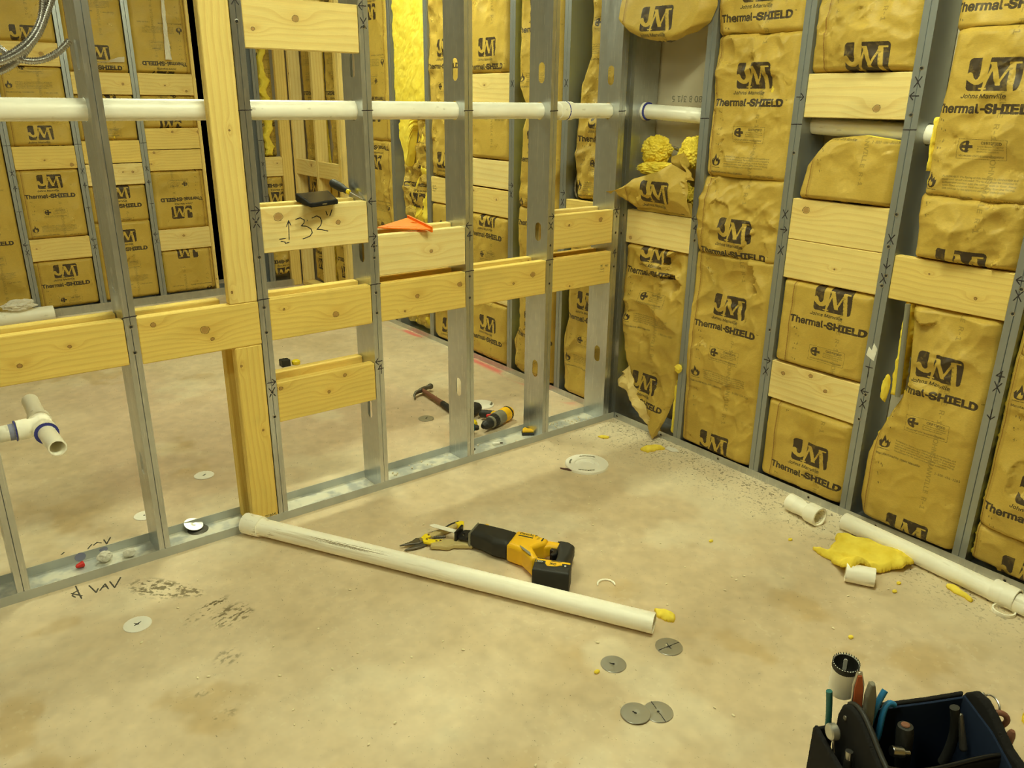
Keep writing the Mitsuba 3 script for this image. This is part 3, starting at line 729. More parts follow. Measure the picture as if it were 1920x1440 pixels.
# timber framing of the far right corner
WS = 'timber studs in the far corner'
board(WB, -.6705, -.648, .0015, TOPZ, 'pine stud ending the far wall, left of the dark opening', d0=-.150, d1=-.001, vertical=True, name='wood_stud', ctg='wood stud', group=WS)
board(WB, -.065, .016, .0015, TOPZ, 'pine stud set flat in the far corner', d0=-.040, d1=0.0, vertical=True, name='wood_stud', ctg='wood stud', group=WS)
wy = [(3.530, 3.568, 'first pine stud right of the far corner'), (3.136, 3.174, 'second pine stud right of the far corner'), (2.762, 2.800, 'paired pine stud nearest the partition stud, far one'), (2.722, 2.7605, 'paired pine stud nearest the partition stud, near one')]
for y0, y1, lb in wy:
    board(WR, -y1, -y0, .039, TOPZ, lb, d0=-.089, d1=-.0005, vertical=True, name='wood_stud', ctg='wood stud', group=WS)
board(WR, -3.5695, -2.70, .0015, .0385, 'pine floor plate under the timber studs', d0=-.089, d1=0, name='wood_plate', ctg='wood plate')
for y0, y1, lb in ((3.176, 3.528, 'block between the first two timber studs'), (2.802, 3.134, 'block between the second timber stud and the pair')):
    board(WR, -y1, -y0, .878, .992, 'pine ' + lb, d1=-.002, group=WS)

# ---------------------------------------------------------------- insulation batts
def tri_wave(x): return np.abs(x - np.floor(x) - 0.5) * 2


def facets(s, z, seed, size):
    """crushed paper: creases along the borders of a random power diagram; about -0.5..0.5"""
    from scipy.spatial import cKDTree
    r = np.random.default_rng(seed)
    p = np.stack([s, z], -1) / size
    w = np.stack([meshkit.noise(np.stack([p[..., 0] * .9, p[..., 1] * .9, 0 * s + seed], -1), seed), meshkit.noise(np.stack([p[..., 0] * .9 + 40, p[..., 1] * .9, 0 * s + seed], -1), seed + 1)], -1)
    p = p + .9 * (w - .5)
    lo, hi = p.reshape(-1, 2).min(0) - 2, p.reshape(-1, 2).max(0) + 2
    n = max(int((hi - lo).prod() * 1.0), 8)
    c = r.uniform(lo, hi, (n, 2)); o = r.uniform(-.35, .35, n); g = r.normal(0, .38, (n, 2))
    st = r.uniform(-.7, .7, n)
    k = min(10, n)
    _, ix = cKDTree(c).query(p.reshape(-1, 2), k=k)
    dp = p.reshape(-1, 1, 2) - c[ix]
    q = dp[..., 0] ** 2 * (1 + st[ix]) + dp[..., 1] ** 2 * (1 - st[ix])
    h = (o[ix] + (dp * g[ix]).sum(-1) + .62 * q).min(1)
    return (h - .05).reshape(s.shape)


def crumple(s, z, seed, freq=1.0):
    q = np.stack([s * 4.1, z * 4.1, 0 * s + seed], -1)
    g1 = np.clip(2.4 * meshkit.noise(q, seed + 3) - .35, .12, 1.3); g2 = np.clip(2.6 * meshkit.noise(q * 1.7 + 5, seed + 4) - .6, 0.05, 1.2)
    return 1.4 * g1 * facets(s, z, seed, .085 / freq) + .75 * g2 * facets(s, z, seed + 50, .040 / freq) + .10 * facets(s, z, seed + 90, .017)


def surf(frame, sL, sR, zB, zT, dfun, Lz=0, flip=False, sc=None, res=.007, thick=0.0008, uvz=None):
    """sheet over the wall: sL(b), sR(b) edges, zB(a), zT(a) ends, dfun(s, z, a, b) -> distance out of the wall. A closed thin shell with print uv."""
    h = float(np.max(zT(np.linspace(0, 1, 9))) - np.min(zB(np.linspace(0, 1, 9)))); w = float(np.max(sR(np.linspace(0, 1, 9)) - sL(np.linspace(0, 1, 9))))
    na, nb = max(int(w / res), 6), max(int(h / res), 6)
    a, b = np.meshgrid(np.linspace(0, 1, na + 1), np.linspace(0, 1, nb + 1))
    s = sL(b) * (1 - a) + sR(b) * a
    z = zB(a) * (1 - b) + zT(a) * b
    d = dfun(s, z, a, b)
    P = frame(s, d, z).reshape(-1, 3)
    i, j = np.meshgrid(np.arange(nb), np.arange(na), indexing='ij'); n = na + 1
    q = np.stack([i * n + j, i * n + j + 1, (i + 1) * n + j + 1, (i + 1) * n + j], -1).reshape(-1, 4)
    N = n * (nb + 1)
    Q = frame(s, d - thick, z).reshape(-1, 3)
    def rim_(idx): return np.stack([idx[:-1], idx[:-1] + N, idx[1:] + N, idx[1:]], -1)
    q = np.vstack([q, q[:, ::-1] + N, rim_(np.arange(n)), rim_(np.arange(n)[::-1] + nb * n), rim_(np.arange(nb, -1, -1) * n), rim_(np.arange(nb + 1) * n + na)])
    P = np.vstack([P, Q])
    f = np.vstack([q[:, [0, 1, 2]], q[:, [0, 2, 3]]])
    sc = (sL(np.array(.5)) + sR(np.array(.5))) / 2 if sc is None else sc
    u = (s - sc).ravel(); v = ((z if uvz is None else uvz(s, z, a, b)) - Lz).ravel()
    if flip: u, v = -u, -v
    return trimesh.Trimesh(P, f, process=False), np.vstack([np.c_[u, v]] * 2)


def const(x): return lambda t: np.full_like(np.asarray(t, float), x)


def interp(pts):
    pts = np.array(sorted(pts))
    return lambda t: np.interp(np.asarray(t, float), pts[:, 0], pts[:, 1])


def wool_slab(frame, s0, s1, z0, z1, d0, d1, seed, label, amp=.008, edge=.010, zbot=None):
    """a bare slab of glass wool: bumpy front, ragged rim, flat back"""
    rg = np.random.default_rng(seed)
    zb = (interp(zbot) if zbot else const(z0))
    jl, jr = (lambda b: s0 + edge * (meshkit.fbm(np.stack([b * 14, 0 * b, 0 * b + seed], -1), 3, seed) - .2)), (lambda b: s1 - edge * (meshkit.fbm(np.stack([b * 14, 0 * b + 7, 0 * b + seed], -1), 3, seed) - .2))
    def df(s, z, a, b):
        q = np.stack([s * 16, z * 16, 0 * s + seed], -1)
        e = np.clip(np.minimum(np.minimum(a, 1 - a) * (s1 - s0), np.minimum(b, 1 - b) * (z1 - z0)) / .02, 0, 1)
        return d1 + amp * 2.2 * (meshkit.fbm(q, 4, seed) - .5) + amp * .5 * (meshkit.noise(q * 7, seed + 1) - .5) - .018 * (1 - e) ** 2
    m, _ = surf(frame, jl, jr, zb, const(z1), df, res=.006, thick=0.0)
    n = len(m.vertices) // 2
    w = frame.n; v = np.array(m.vertices); back = v[n:]; back = back - (((back - frame.o) @ w) - d0)[:, None] * w
    m.vertices = np.vstack([v[:n], back])
    return one('glass_wool', m, 'fiberglass', label, 'glass wool', smooth=True)


SEED = [100]


def batt(frame, label, s0, s1, z0, z1, Lz, flip=False, bulge=.012, amp=.006, base=-.004, blocks=(), res=.007, group=None, sL=None, sR=None, zB=None, zT=None, freq=1.0, sc=None, fuzz=0.004, extra=None, ends=(1, 1), fill=True, back=-.140, edge=.020, rim=0.012):
    SEED[0] += 1; seed = SEED[0]
    w = s1 - s0
    sL_ = (lambda b: np.interp(b * (z1 - z0) + z0, *np.array(sorted((z, s) for z, s in sL)).T)) if sL else const(s0)
    sR_ = (lambda b: np.interp(b * (z1 - z0) + z0, *np.array(sorted((z, s) for z, s in sR)).T)) if sR else const(s1)
    zB_, zT_ = (interp(zB) if zB else const(z0)), (interp(zT) if zT else const(z1))

    def dfun(s, z, a, b):
        e = np.minimum(a, 1 - a) * w
        prof = np.clip(e / .05, 0, 1); prof = prof * (2 - prof)
        lump = meshkit.fbm(np.stack([s * 3 + seed, z * 3.2, 0 * s], -1), 3, seed)
        d = base + bulge * prof * (.55 + .9 * (lump - .3)) + 2.0 * amp * crumple(s, z, seed, freq) * (.25 + .75 * prof)
        d = d - rim * np.clip(1 - e / edge, 0, 1) ** 2
        if ends[0]: d = d - .020 * np.clip(1 - (z - zB_(a)) / .018, 0, 1) ** 2
        if ends[1]: d = d - .020 * np.clip(1 - (zT_(a) - z) / .018, 0, 1) ** 2
        if extra is not None: d = d + extra(s, z, a, b)
        for q0, q1 in blocks:
            g = np.maximum(np.clip((q0 - z) / .016, 0, 1), np.clip((z - q1) / .016, 0, 1))
            g = np.sqrt(g)
            d = np.minimum(d, -.045 * (1 - g) + d * g)
        lo = np.clip((z - .036) / .012, 0, 1)
        d = np.where((z < .05) & (extra is None), np.minimum(d, -.006 * (1 - lo) + d * lo), d)
        return d
    t = thing('insulation_batt', label, 'insulation', group)
    m, uv = surf(frame, sL_, sR_, zB_, zT_, dfun, Lz, flip, sc, res)
    put(t, 'paper_facing', m, 'kraft_paper', smooth=True, uv=uv)
    if fill:
        # the yellow wool behind the paper: front follows the paper, ragged rim, flat back
        na, nb = 14, max(int((z1 - z0) / .012), 4)
        if not fuzz: na = 8
        a, b = np.meshgrid(np.linspace(0, 1, na + 1), np.linspace(0, 1, nb + 1))
        rg = np.random.default_rng(seed)
        s = sL_(b) * (1 - a) + sR_(b) * a; z = zB_(a) * (1 - b) + zT_(a) * b
        d = np.minimum(dfun(s, z, a, b) - .012, -.014)
        jit = fuzz * rg.uniform(-1, 1, s.shape)
        s = s + np.where(a == 0, -jit.clip(-.002, fuzz), 0) + np.where(a == 1, jit.clip(-.002, fuzz), 0)
        fr = frame(s, d, z); bk = frame(s, np.minimum(np.full_like(d, back), d - .01), z)
        n = na + 1; N = n * (nb + 1)
        i, j = np.meshgrid(np.arange(nb), np.arange(na), indexing='ij')
        q = np.stack([i * n + j, i * n + j + 1, (i + 1) * n + j + 1, (i + 1) * n + j], -1).reshape(-1, 4)
        f = [q, q[:, ::-1] + N]
        def strip(idx): return np.stack([idx[:-1], idx[:-1] + N, idx[1:] + N, idx[1:]], -1)
        f += [strip(np.arange(n)), strip(np.arange(n)[::-1] + nb * n), strip(np.arange(nb, -1, -1) * n), strip(np.arange(nb + 1) * n + na)]
        f = np.vstack(f)
        put(t, 'yellow_wool', (np.vstack([fr.reshape(-1, 3), bk.reshape(-1, 3)]), f), 'fiberglass', smooth=40, label='yellow glass wool behind the paper')
    return t


GN = 'batts of the near insulated wall'
# corner bay: rolled upper batt, torn lower batt
tl = thing('insulation_batt', 'paper faced batt bulging out over the empty corner bay at the top', 'insulation')
def roll_d(s, z, a, b):
    near = .112 * np.clip(1 - (z - 1.66) / .45, 0, 1) ** .7
    out = near * (1 - .55 * a) + .012
    edge_r = np.clip((1 - a) / .10, 0, 1) ** .5
    out = out * edge_r + .004 + .006 * crumple(s, z, 5) * edge_r
    hem = np.clip(1 - b / .05, 0, 1) ** 2
    return np.maximum(out - .03 * hem, .004)
m, uv = surf(WR, const(.004), interp([(0, .33), (.05, .38), (.15, .405), (1, .405)]), interp([(0, 1.725), (.12, 1.695), (.3, 1.672), (.55, 1.655), (.72, 1.650), (.85, 1.664), (1, 1.69)]), const(2.2), roll_d, 1.735, False, .185, .008)
# keep the part that would enter the corner stud in front of it
put(tl, 'paper_facing', m, 'kraft_paper', smooth=True, uv=uv)
put(tl, 'yellow_wool', blob((0, 0, 0), (.055, .155, .22), 3, .10, 2.0, 3).apply_translation((.080, -.205, 1.93)), 'fiberglass', smooth=True)

def n0_extra(s, z, a, b):
    lowr = np.clip((.24 - z) / .2, 0, 1)
    return .012 * lowr + .030 * lowr * np.clip((s - .16) / .12, 0, 1) + .010 * np.exp(-((s - .33) / .03) ** 2) * np.clip((.16 - z) / .1, 0, 1) - .03 * np.clip(1 - s / .05, 0, 1) * np.clip((.5 - z) / .2, 0, 1)
batt(WR, 'paper faced batt in the corner bay, torn open and hanging over the floor channel', .006, .352, .006, .842, .822, sL=[(.84, .010), (.65, .002), (.43, .012), (.29, .045), (.14, .13), (.05, .22), (0, .285)], sR=[(.84, .350), (.6, .362), (.33, .362), (.2, .352), (.08, .330), (0, .300)],
     zB=[(0, .03), (.4, .012), (.8, .006), (1, .02)], bulge=.016, amp=.0085, ends=(0, 1), extra=n0_extra, freq=1.2, fill=False, sc=.178, res=.005)
tf = thing('torn_paper', 'pale torn flap of kraft paper turned out at the foot of the corner bay', 'paper')
m, uv = surf(WR, interp([(0, .13), (.5, .02), (1, .055)]), interp([(0, .30), (.5, .24), (1, .13)]), interp([(0, .150), (.3, .095), (.7, .05), (1, .030)]), interp([(0, .255), (.4, .29), (1, .20)]), lambda s, z, a, b: .016 + .028 * np.sin(a * 3) * (1 - b) + .016 * crumple(s, z, 77, 1.6), 5, False, 9, .005)
put(tf, 'sheet', m, 'paper_pale', smooth=True)
wool_slab(WR, .338, .366, .036, .33, -.06, -.004, 8, 'strip of yellow glass wool squeezed out beside the corner bay batt', amp=.006, edge=.010)
one('glass_wool', blob((.012, -.374, .352), (.012, .016, .020), 9, .4, 3, 3), 'fiberglass', 'small yellow tuft caught on the stud right of the corner bay', 'glass wool', smooth=True)
wool_slab(WR, .02, .345, .20, .80, -.140, -.050, 14, 'yellow glass wool core inside the torn corner bay batt')
# torn flap above the corner block
def flap_d(s, z, a, b):
    return .012 + .065 * np.sin(np.clip(b, 0, 1) * 2.6) * (1 - .45 * a) + .012 * crumple(s, z, 41, 1.5) + .02 * np.clip(.2 - a, 0, 1) * 3
fl = thing('torn_paper', 'crumpled kraft paper folded out above the corner block, with a cut off logo', 'paper')
m, uv = surf(WR, interp([(0, .004), (.3, -.035), (.45, -.055), (.7, 0), (1, .02)]), interp([(0, .372), (1, .362)]), interp([(0, 1.045), (.18, 1.005), (.4, 1.01), (1, .998)]), interp([(0, 1.085), (.15, 1.125), (.55, 1.165), (.72, 1.20), (1, 1.165)]), flap_d, 1.082, False, .205, .004)
put(fl, 'sheet', m, 'kraft_paper', smooth=True, uv=uv)
m, uv = surf(WR, const(.06), const(.365), const(.992), const(1.05), lambda s, z, a, b: -.006 + .004 * crumple(s, z, 43) + .01 * b, 1.115, False, .20, .006)
put(fl, 'inner_sheet', m, 'kraft_paper', smooth=True, uv=uv)
m, uv = surf(WR, interp([(0, .24), (1, .26)]), interp([(0, .375), (.5, .37), (1, .33)]), interp([(0, 1.165), (1, 1.14)]), interp([(0, 1.215), (.5, 1.245), (1, 1.20)]), lambda s, z, a, b: .0 + .03 * np.sin(a * 9) + .02 * b + .012 * crumple(s, z, 46, 2), 7, False, 9, .004)
put(fl, 'curled_sheet', m, 'kraft_paper', smooth=True, uv=uv)
for c, sz, sd, lb in (((.085, -.095, 1.240), (.050, .070, .060), 21, 'round yellow clump of glass wool in the corner bay, left'), ((.085, -.295, 1.240), (.050, .060, .060), 22, 'yellow clump of glass wool in the corner bay, right'), ((.060, -.145, 1.165), (.050, .120, .032), 23, 'pale yellow glass wool along the top of the torn paper'), ((.100, -.19, 1.06), (.045, .150, .055), 24, 'glass wool packed behind the torn paper')):
    one('glass_wool', blob(c, sz, sd, .26, 2.2, 5, fine=.20), 'fiberglass', lb, 'glass wool', smooth=True)

# second bay: four stacked lengths
b1 = dict(fuzz=.009, back=-.046, bulge=.020, amp=.0080, res=.005, sc=.595)
batt(WR, 'paper faced batt at the top of the tall narrow bay right of the pipe bay', .413, .775, 1.665, 2.40, 1.814, **b1)
batt(WR, 'wrinkled paper faced batt, upper full print in the bay right of the pipe bay', .413, .775, 1.165, 1.668, 1.527, sL=[(1.67, .415), (1.42, .412), (1.165, .415)], extra=lambda s, z, a, b: .018 * np.exp(-((z - 1.21) / .05) ** 2) * np.sin(a * 3.1) + .006 * crumple(s, z, 62, 1.8) * np.exp(-((z - 1.27) / .10) ** 2), **b1)
batt(WR, 'badly creased batt at waist height right of the pipe bay', .400, .775, .862, 1.170, .972, sL=[(1.17, .412), (1.01, .378), (.90, .400), (.862, .412)], extra=lambda s, z, a, b: .022 * np.sin(a * 3.1) * np.exp(-((z - .98) / .10) ** 2) + .010 * crumple(s, z, 63, 1.7) * np.clip((z - .93) / .06, 0, 1), **b1)
batt(WR, 'paper faced batt with two logos at the foot of the tall narrow bay', .405, .772, .034, .872, .670, sL=[(.87, .405), (.66, .396), (.47, .398), (.33, .402), (.03, .412)], **b1)
# third bay: behind the four blocks
b2 = dict(back=-.046, bulge=.014, amp=.0055, res=.006, sc=1.030)
batt(WR, 'swollen paper faced batt above the topmost block of the four block bay', .818, 1.172, 1.500, 2.40, 1.575, blocks=[(1.389, 1.530)], extra=lambda s, z, a, b: .040 * np.sin(a * 3.1) * np.exp(-((z - 1.64) / .11) ** 2) + .010 * crumple(s, z, 71, 1.4), **b2)
batt(WR, 'short creased batt ending below the white pipe in the four block bay', .822, 1.172, 1.02, 1.338, 1.668, blocks=[(.9, 1.1145)], sL=[(1.335, .915), (1.24, .846), (1.05, .822)], zT=[(0, 1.322), (.5, 1.338), (1, 1.325)], extra=lambda s, z, a, b: .010 * np.sin(a * 3.1) + .010 * crumple(s, z, 72, 1.3) * np.clip((z - 1.15) / .1, 0, 1), **b2)
batt(WR, 'smooth paper faced batt split by the lowest of four blocks', .822, 1.174, .034, .90, .782, blocks=[(.8295, 1.0), (.3585, .506)], **b2)
# fourth bay
b3 = dict(fuzz=.009, back=-.046, bulge=.030, amp=.0075, res=.006, sc=1.425)
batt(WR, 'paper faced batt at the very top near the right edge', 1.279, 1.600, 1.64, 2.40, 1.793, **b3)
batt(WR, 'large swollen batt near the right edge above the weathered block', 1.275, 1.583, 1.165, 1.645, 1.518, sL=[(1.64, 1.284), (1.5, 1.283), (1.37, 1.270), (1.23, 1.276), (1.16, 1.266)], extra=lambda s, z, a, b: .014 * np.sin(a * 3.1) + .008 * crumple(s, z, 81, 1.3), **b3)
batt(WR, 'sagging batt directly above the weathered block', 1.262, 1.583, .93, 1.172, .975, blocks=[(.8, .971)], sL=[(1.17, 1.262), (.93, 1.278)], extra=lambda s, z, a, b: .016 * np.sin(a * 3.1) * np.clip((z - .98) / .05, 0, 1) + .006 * crumple(s, z, 82, 1.5), **b3)
batt(WR, 'wide paper faced batt under the weathered block, spreading at its foot', 1.235, 1.580, .034, .86, .638, blocks=[(.8275, .98)], sL=[(.86, 1.296), (.56, 1.328), (.50, 1.318), (.45, 1.298), (.35, 1.262), (.27, 1.240), (.1, 1.240), (.03, 1.262)], extra=lambda s, z, a, b: -.016 * np.clip((z - .45) / .2, 0, 1), **b3)
wool_slab(WR, 1.270, 1.304, .50, .822, -.07, -.006, 35, 'thin yellow seam of glass wool beside the grey conduit', amp=.006, edge=.012)
wool_slab(WR, 1.256, 1.282, 1.24, 1.40, -.05, -.002, 33, 'ragged yellow wool edge beside the stud, upper right', amp=.008, edge=.012)
one('glass_wool', blob((.03, -1.262, .52), (.014, .012, .05), 34, .3, 3, 3), 'fiberglass', 'yellow tuft low beside the grey conduit', 'glass wool', smooth=True)
# fifth bay at the right edge
b4 = dict(fuzz=.010, back=-.046, bulge=.020, amp=.007, res=.007, sc=1.80)
batt(WR, 'paper faced batt cut by the right edge, upper', 1.630, 1.985, .165, 2.3, .339, sL=[(2.3, 1.628), (.8, 1.630), (.165, 1.634)], extra=lambda s, z, a, b: .010 * np.sin(a * 3.1), **b4)
batt(WR, 'paper faced batt cut by the right edge, at the floor', 1.634, 1.985, .034, .172, .060, **b4)

# far room, right hand wall
GF = 'batts of the far room wall'
f_ = dict(res=.010, sc=None)
batt(WR, 'crumpled torn batt behind the corner bay of the partition, upper', -.403, -.11, 1.0, 2.2, 1.362, bulge=.016, amp=.012, blocks=[(.85, .993)], base=-.03, sL=[(2.2, -.30), (1.62, -.30), (1.5, -.36), (1.2, -.39), (1.0, -.36)], freq=1.3, **f_)
batt(WR, 'paper faced batt behind the corner bay, at the floor', -.375, -.045, .034, .92, .530, bulge=.022, amp=.008, blocks=[(.85, .993)], sL=[(.92, -.36), (.5, -.365), (.42, -.36), (.32, -.395), (.1, -.38), (.03, -.36)], **f_)
batt(WR, 'tall batt with a folded edge left of the drill stud bay, upper', -.800, -.457, .92, 2.2, 1.250, bulge=.020, amp=.007, sL=[(2.2, -.765), (1.5, -.775), (1.38, -.70), (1.3, -.74), (1.0, -.775)], **f_)
batt(WR, 'tall batt with a folded edge left of the drill stud bay, lower', -.800, -.457, .034, .925, .347, bulge=.020, amp=.007, sL=[(.93, -.775), (.3, -.75), (.2, -.80), (.03, -.75)], **f_)
batt(WR, 'wrinkled batt above the two touching far room blocks', -1.206, -.856, 1.1, 2.3, 1.685, bulge=.014, amp=.008, blocks=[(1.42, 1.56), (.993, 1.135)], **f_)
batt(WR, 'printed batt below the two touching far room blocks', -1.206, -.856, .034, .95, .827, bulge=.016, amp=.005, blocks=[(.848, .985), (.375, .515)], **f_)
batt(WR, 'crumpled batt above the stamped block in the far room', -1.600, -1.258, .95, 2.3, 1.697, bulge=.016, amp=.008, blocks=[(.862, 1.006)], **f_)
batt(WR, 'batt below the stamped block in the far room', -1.600, -1.258, .034, .93, .72, bulge=.016, amp=.008, blocks=[(.862, 1.006)], **f_)
batt(WR, 'torn upside down batt below the bare yellow wool, far room', -2.008, -1.655, .034, 1.30, .841, True, bulge=.016, amp=.013, zT=[(0, 1.16), (.3, 1.10), (.5, 1.20), (.6, 1.33), (1, 1.30)], freq=1.4, base=-.056, **f_)
wool_slab(WR, -2.008, -1.655, 1.345, 2.3, -.140, -.006, 51, 'bare yellow glass wool batt without paper on the far room wall')
wool_slab(WR, -1.960, -1.80, 1.05, 1.34, -.05, .004, 52, 'ragged yellow wool hanging below the bare batt', amp=.007, edge=.03, zbot=[(0, 1.22), (.3, 1.15), (.55, 1.04), (.8, 1.12), (1, 1.24)])
batt(WR, 'upside down printed batt on the far room wall left of the bare wool, upper', -2.44, -2.054, 1.18, 2.3, 1.338, True, bulge=.008, amp=.004, **f_)
batt(WR, 'upside down printed batt on the far room wall left of the bare wool, lower', -2.44, -2.054, .034, 1.185, 1.045, True, bulge=.012, amp=.008, sc=-2.247, res=.010)
batt(WR, 'batt between the timber stud pair and the second timber stud', -3.130, -2.81, .05, 2.4, 1.372, True, bulge=.012, amp=.008, base=-.086, sL=[(2.4, -3.125), (1.5, -3.10), (1.1, -3.05), (.9, -3.12), (.05, -3.10)], res=.012)
batt(WR, 'batt between the first two timber studs of the far corner', -3.50, -3.18, .05, 2.4, 1.372, True, bulge=.012, amp=.008, base=-.086, sR=[(2.4, -3.21), (1.4, -3.24), (1.0, -3.20), (.05, -3.22)], res=.012)
# far end wall
GE = 'batts of the far end wall'
e_ = dict(bulge=.006, amp=.0035, base=-.008, res=.012)
batt(WB, 'printed batt cut by the left edge of the far end wall', -2.246, -1.892, .060, 2.2, .613, **e_)
batt(WB, 'printed batt behind the looped cables, upper', -1.842, -1.486, 1.10, 2.2, 1.790, blocks=[(1.6, 1.739), (.975, 1.117)], **e_)
batt(WB, 'printed batt with the full logo at the far left, lower', -1.842, -1.486, .060, 1.02, .896, blocks=[(.975, 1.117), (.384, .527)], **e_)
batt(WB, 'torn printed batt behind the second stud, top', -1.436, -1.080, 1.55, 2.2, 1.695, blocks=[(1.437, 1.573)], **e_)
batt(WB, 'creased printed batt behind the second stud, above the touching blocks', -1.436, -1.080, 1.12, 1.47, 1.400, blocks=[(1.437, 1.573), (.9, 1.144)], bulge=.008, amp=.006, base=-.008, res=.012)
batt(WB, 'printed batt behind the second stud, directly below the touching blocks', -1.436, -1.080, .60, .89, .804, blocks=[(.853, .993)], **e_)
batt(WB, 'printed batt behind the second stud, at the floor', -1.436, -1.080, .060, .603, .504, **e_)
batt(WB, 'upside down printed batt left of the post, above the topmost block', -1.030, -.674, 1.54, 2.2, 1.547, True, blocks=[(1.437, 1.576)], **e_)
batt(WB, 'upside down printed batt left of the post, between blocks, mostly hidden', -1.030, -.674, 1.18, 1.47, 1.237, True, blocks=[(1.437, 1.576), (1.08, 1.22)], **e_)
batt(WB, 'upside down printed batt left of the post, with the whole logo', -1.030, -.674, .48, .97, .640, True, blocks=[(.936, 1.075), (.375, .522)], **e_)
batt(WB, 'upside down printed batt left of the post, at the floor', -1.025, -.674, .060, .41, .351, True, blocks=[(.375, .522)], **e_)
batt(WB, 'sagging batt in the far right corner below the block', -.195, -.070, .10, .90, .70, True, bulge=.02, amp=.012, base=-.01, blocks=[(.86, 1.004)], res=.012)
wool_slab(WB, -.196, -.095, 1.01, 1.95, -.060, -.030, 55, 'torn yellow wool hanging in the far right corner', amp=.012, edge=.07)
batt(WB, 'dark kraft paper hanging behind the torn wool in the far corner', -.195, -.070, 1.0, 2.2, 9, False, bulge=.01, amp=.012, base=-.07, res=.012)

BOARD_TABLES.update(x=mi.Float(KXN.astype(np.float32)), y=mi.Float(KYN.astype(np.float32)), r=mi.Float(KRN.astype(np.float32)), t=mi.Float(TONE))

# ---------------------------------------------------------------- pipes
def bent(path, r, n=28):
    return tube(path, r, n, cap=False)


t = thing('white_pipe', 'white plastic vent pipe running through the studs and into the corner bay', 'pipe')
put(t, 'pipe', pipe_mesh((-3.9, PIPE_Y, PIPE_Z), (-.30, PIPE_Y, PIPE_Z), .0301), 'pvc', smooth=40)
put(t, 'coupling', lathe([(.030, 0), (.0352, .001), (.0358, .003), (.0358, .068), (.0352, .070), (.030, .071)], (-.335, PIPE_Y, PIPE_Z), (1, 0, 0), 40), 'pvc', smooth=40)
put(t, 'primer_ring', lathe([(.0300, 0), (.0362, 0), (.0364, .004), (.0300, .005)], (-.297, PIPE_Y, PIPE_Z), (1, 0, 0), 40), 'blue_primer', smooth=40, label='blue primer smear')
put(t, 'pipe', pipe_mesh((-.29, PIPE_Y, PIPE_Z), (.02, PIPE_Y, PIPE_Z), .0301), 'pvc', smooth=40)
a = np.linspace(0, np.pi / 2, 14)
put(t, 'elbow', bent(np.vstack([[(-.0, PIPE_Y, PIPE_Z)], np.c_[.053 + .05 * np.sin(a), PIPE_Y - .05 + .05 * np.cos(a), 0 * a + PIPE_Z], [(.103, .012, PIPE_Z)]]), .0345), 'pvc', smooth=40)
put(t, 'elbow_hub', lathe([(.0305, 0), (.0370, 0), (.0370, .024), (.0362, .026), (.0305, .026)], (.103, .014, PIPE_Z), (0, -1, 0), 40), 'pvc', smooth=40)
put(t, 'primer_ring', lathe([(.0300, 0), (.0372, 0), (.0372, .004), (.0300, .005)], (.103, -.0125, PIPE_Z), (0, -1, 0), 40), 'blue_primer', smooth=40, label='blue primer ring')
put(t, 'pipe', pipe_mesh((.103, .0, PIPE_Z), (.103, -2.2, PIPE_Z - .040 * 2.2), .0301), 'pvc', smooth=40)

# the tee on the left
c0 = np.array([-2.312, .075, .509])
t = thing('pipe_tee', 'white plastic tee with two open stubs on a horizontal pipe at the left', 'pipe fitting')
put(t, 'supply_pipe', pipe_mesh((-3.9, .075, .500), c0 + (-.040, 0, -.001), .0240), 'pvc', smooth=40)
body = to_m3(rod(c0 + (-.062, 0, 0), c0 + (0, 0, 0), .0275, 32)) + to_m3(rod(c0 + (0, -.066, 0), c0 + (0, .066, 0), .0285, 32)) + to_m3(trimesh.creation.icosphere(3, .0285).apply_translation(c0))
body = body + to_m3(rod(c0 + (-.066, 0, 0), c0 + (-.036, 0, 0), .0300, 32)) + to_m3(rod(c0 + (0, -.070, 0), c0 + (0, -.040, 0), .0315, 32)) + to_m3(rod(c0 + (0, .040, 0), c0 + (0, .070, 0), .0315, 32))
put(t, 'tee_body', tm(body), 'pvc', smooth=30)
put(t, 'front_stub', pipe_mesh(c0 + (.0005, -.066, 0), c0 + (.006, -.205, .0), .0240), 'pvc', smooth=40)
put(t, 'rear_stub', pipe_mesh(c0 + (0, .066, 0), c0 + (.004, .250, .0), .0240), 'pvc', smooth=40)
put(t, 'primer_ring', lathe([(.0235, 0), (.0305, 0), (.0305, .003), (.0235, .004)], c0 + (-.071, 0, 0), (1, 0, 0), 36), 'blue_primer', smooth=40, label='blue primer ring')
put(t, 'primer_ring', lathe([(.0235, 0), (.0322, 0), (.0322, .003), (.0235, .004)], c0 + (0, -.0745, 0), (0, 1, 0), 36), 'blue_primer', smooth=40, label='blue primer ring')
put(t, 'primer_smear', lathe([(.0242, 0), (.0245, .002), (.0245, .012), (.0242, .014)], c0 + (-.086, 0, -.0012), (1, 0, 0), 36), 'primer_faint', smooth=40)

# loose pipe across the floor
P0, P1 = np.array([-1.777, -.003, .0362]), np.array([-1.052, -1.243, .0306])
ax = (P1 - P0) / np.linalg.norm(P1 - P0)
L_ = np.linalg.norm(P1 - P0)


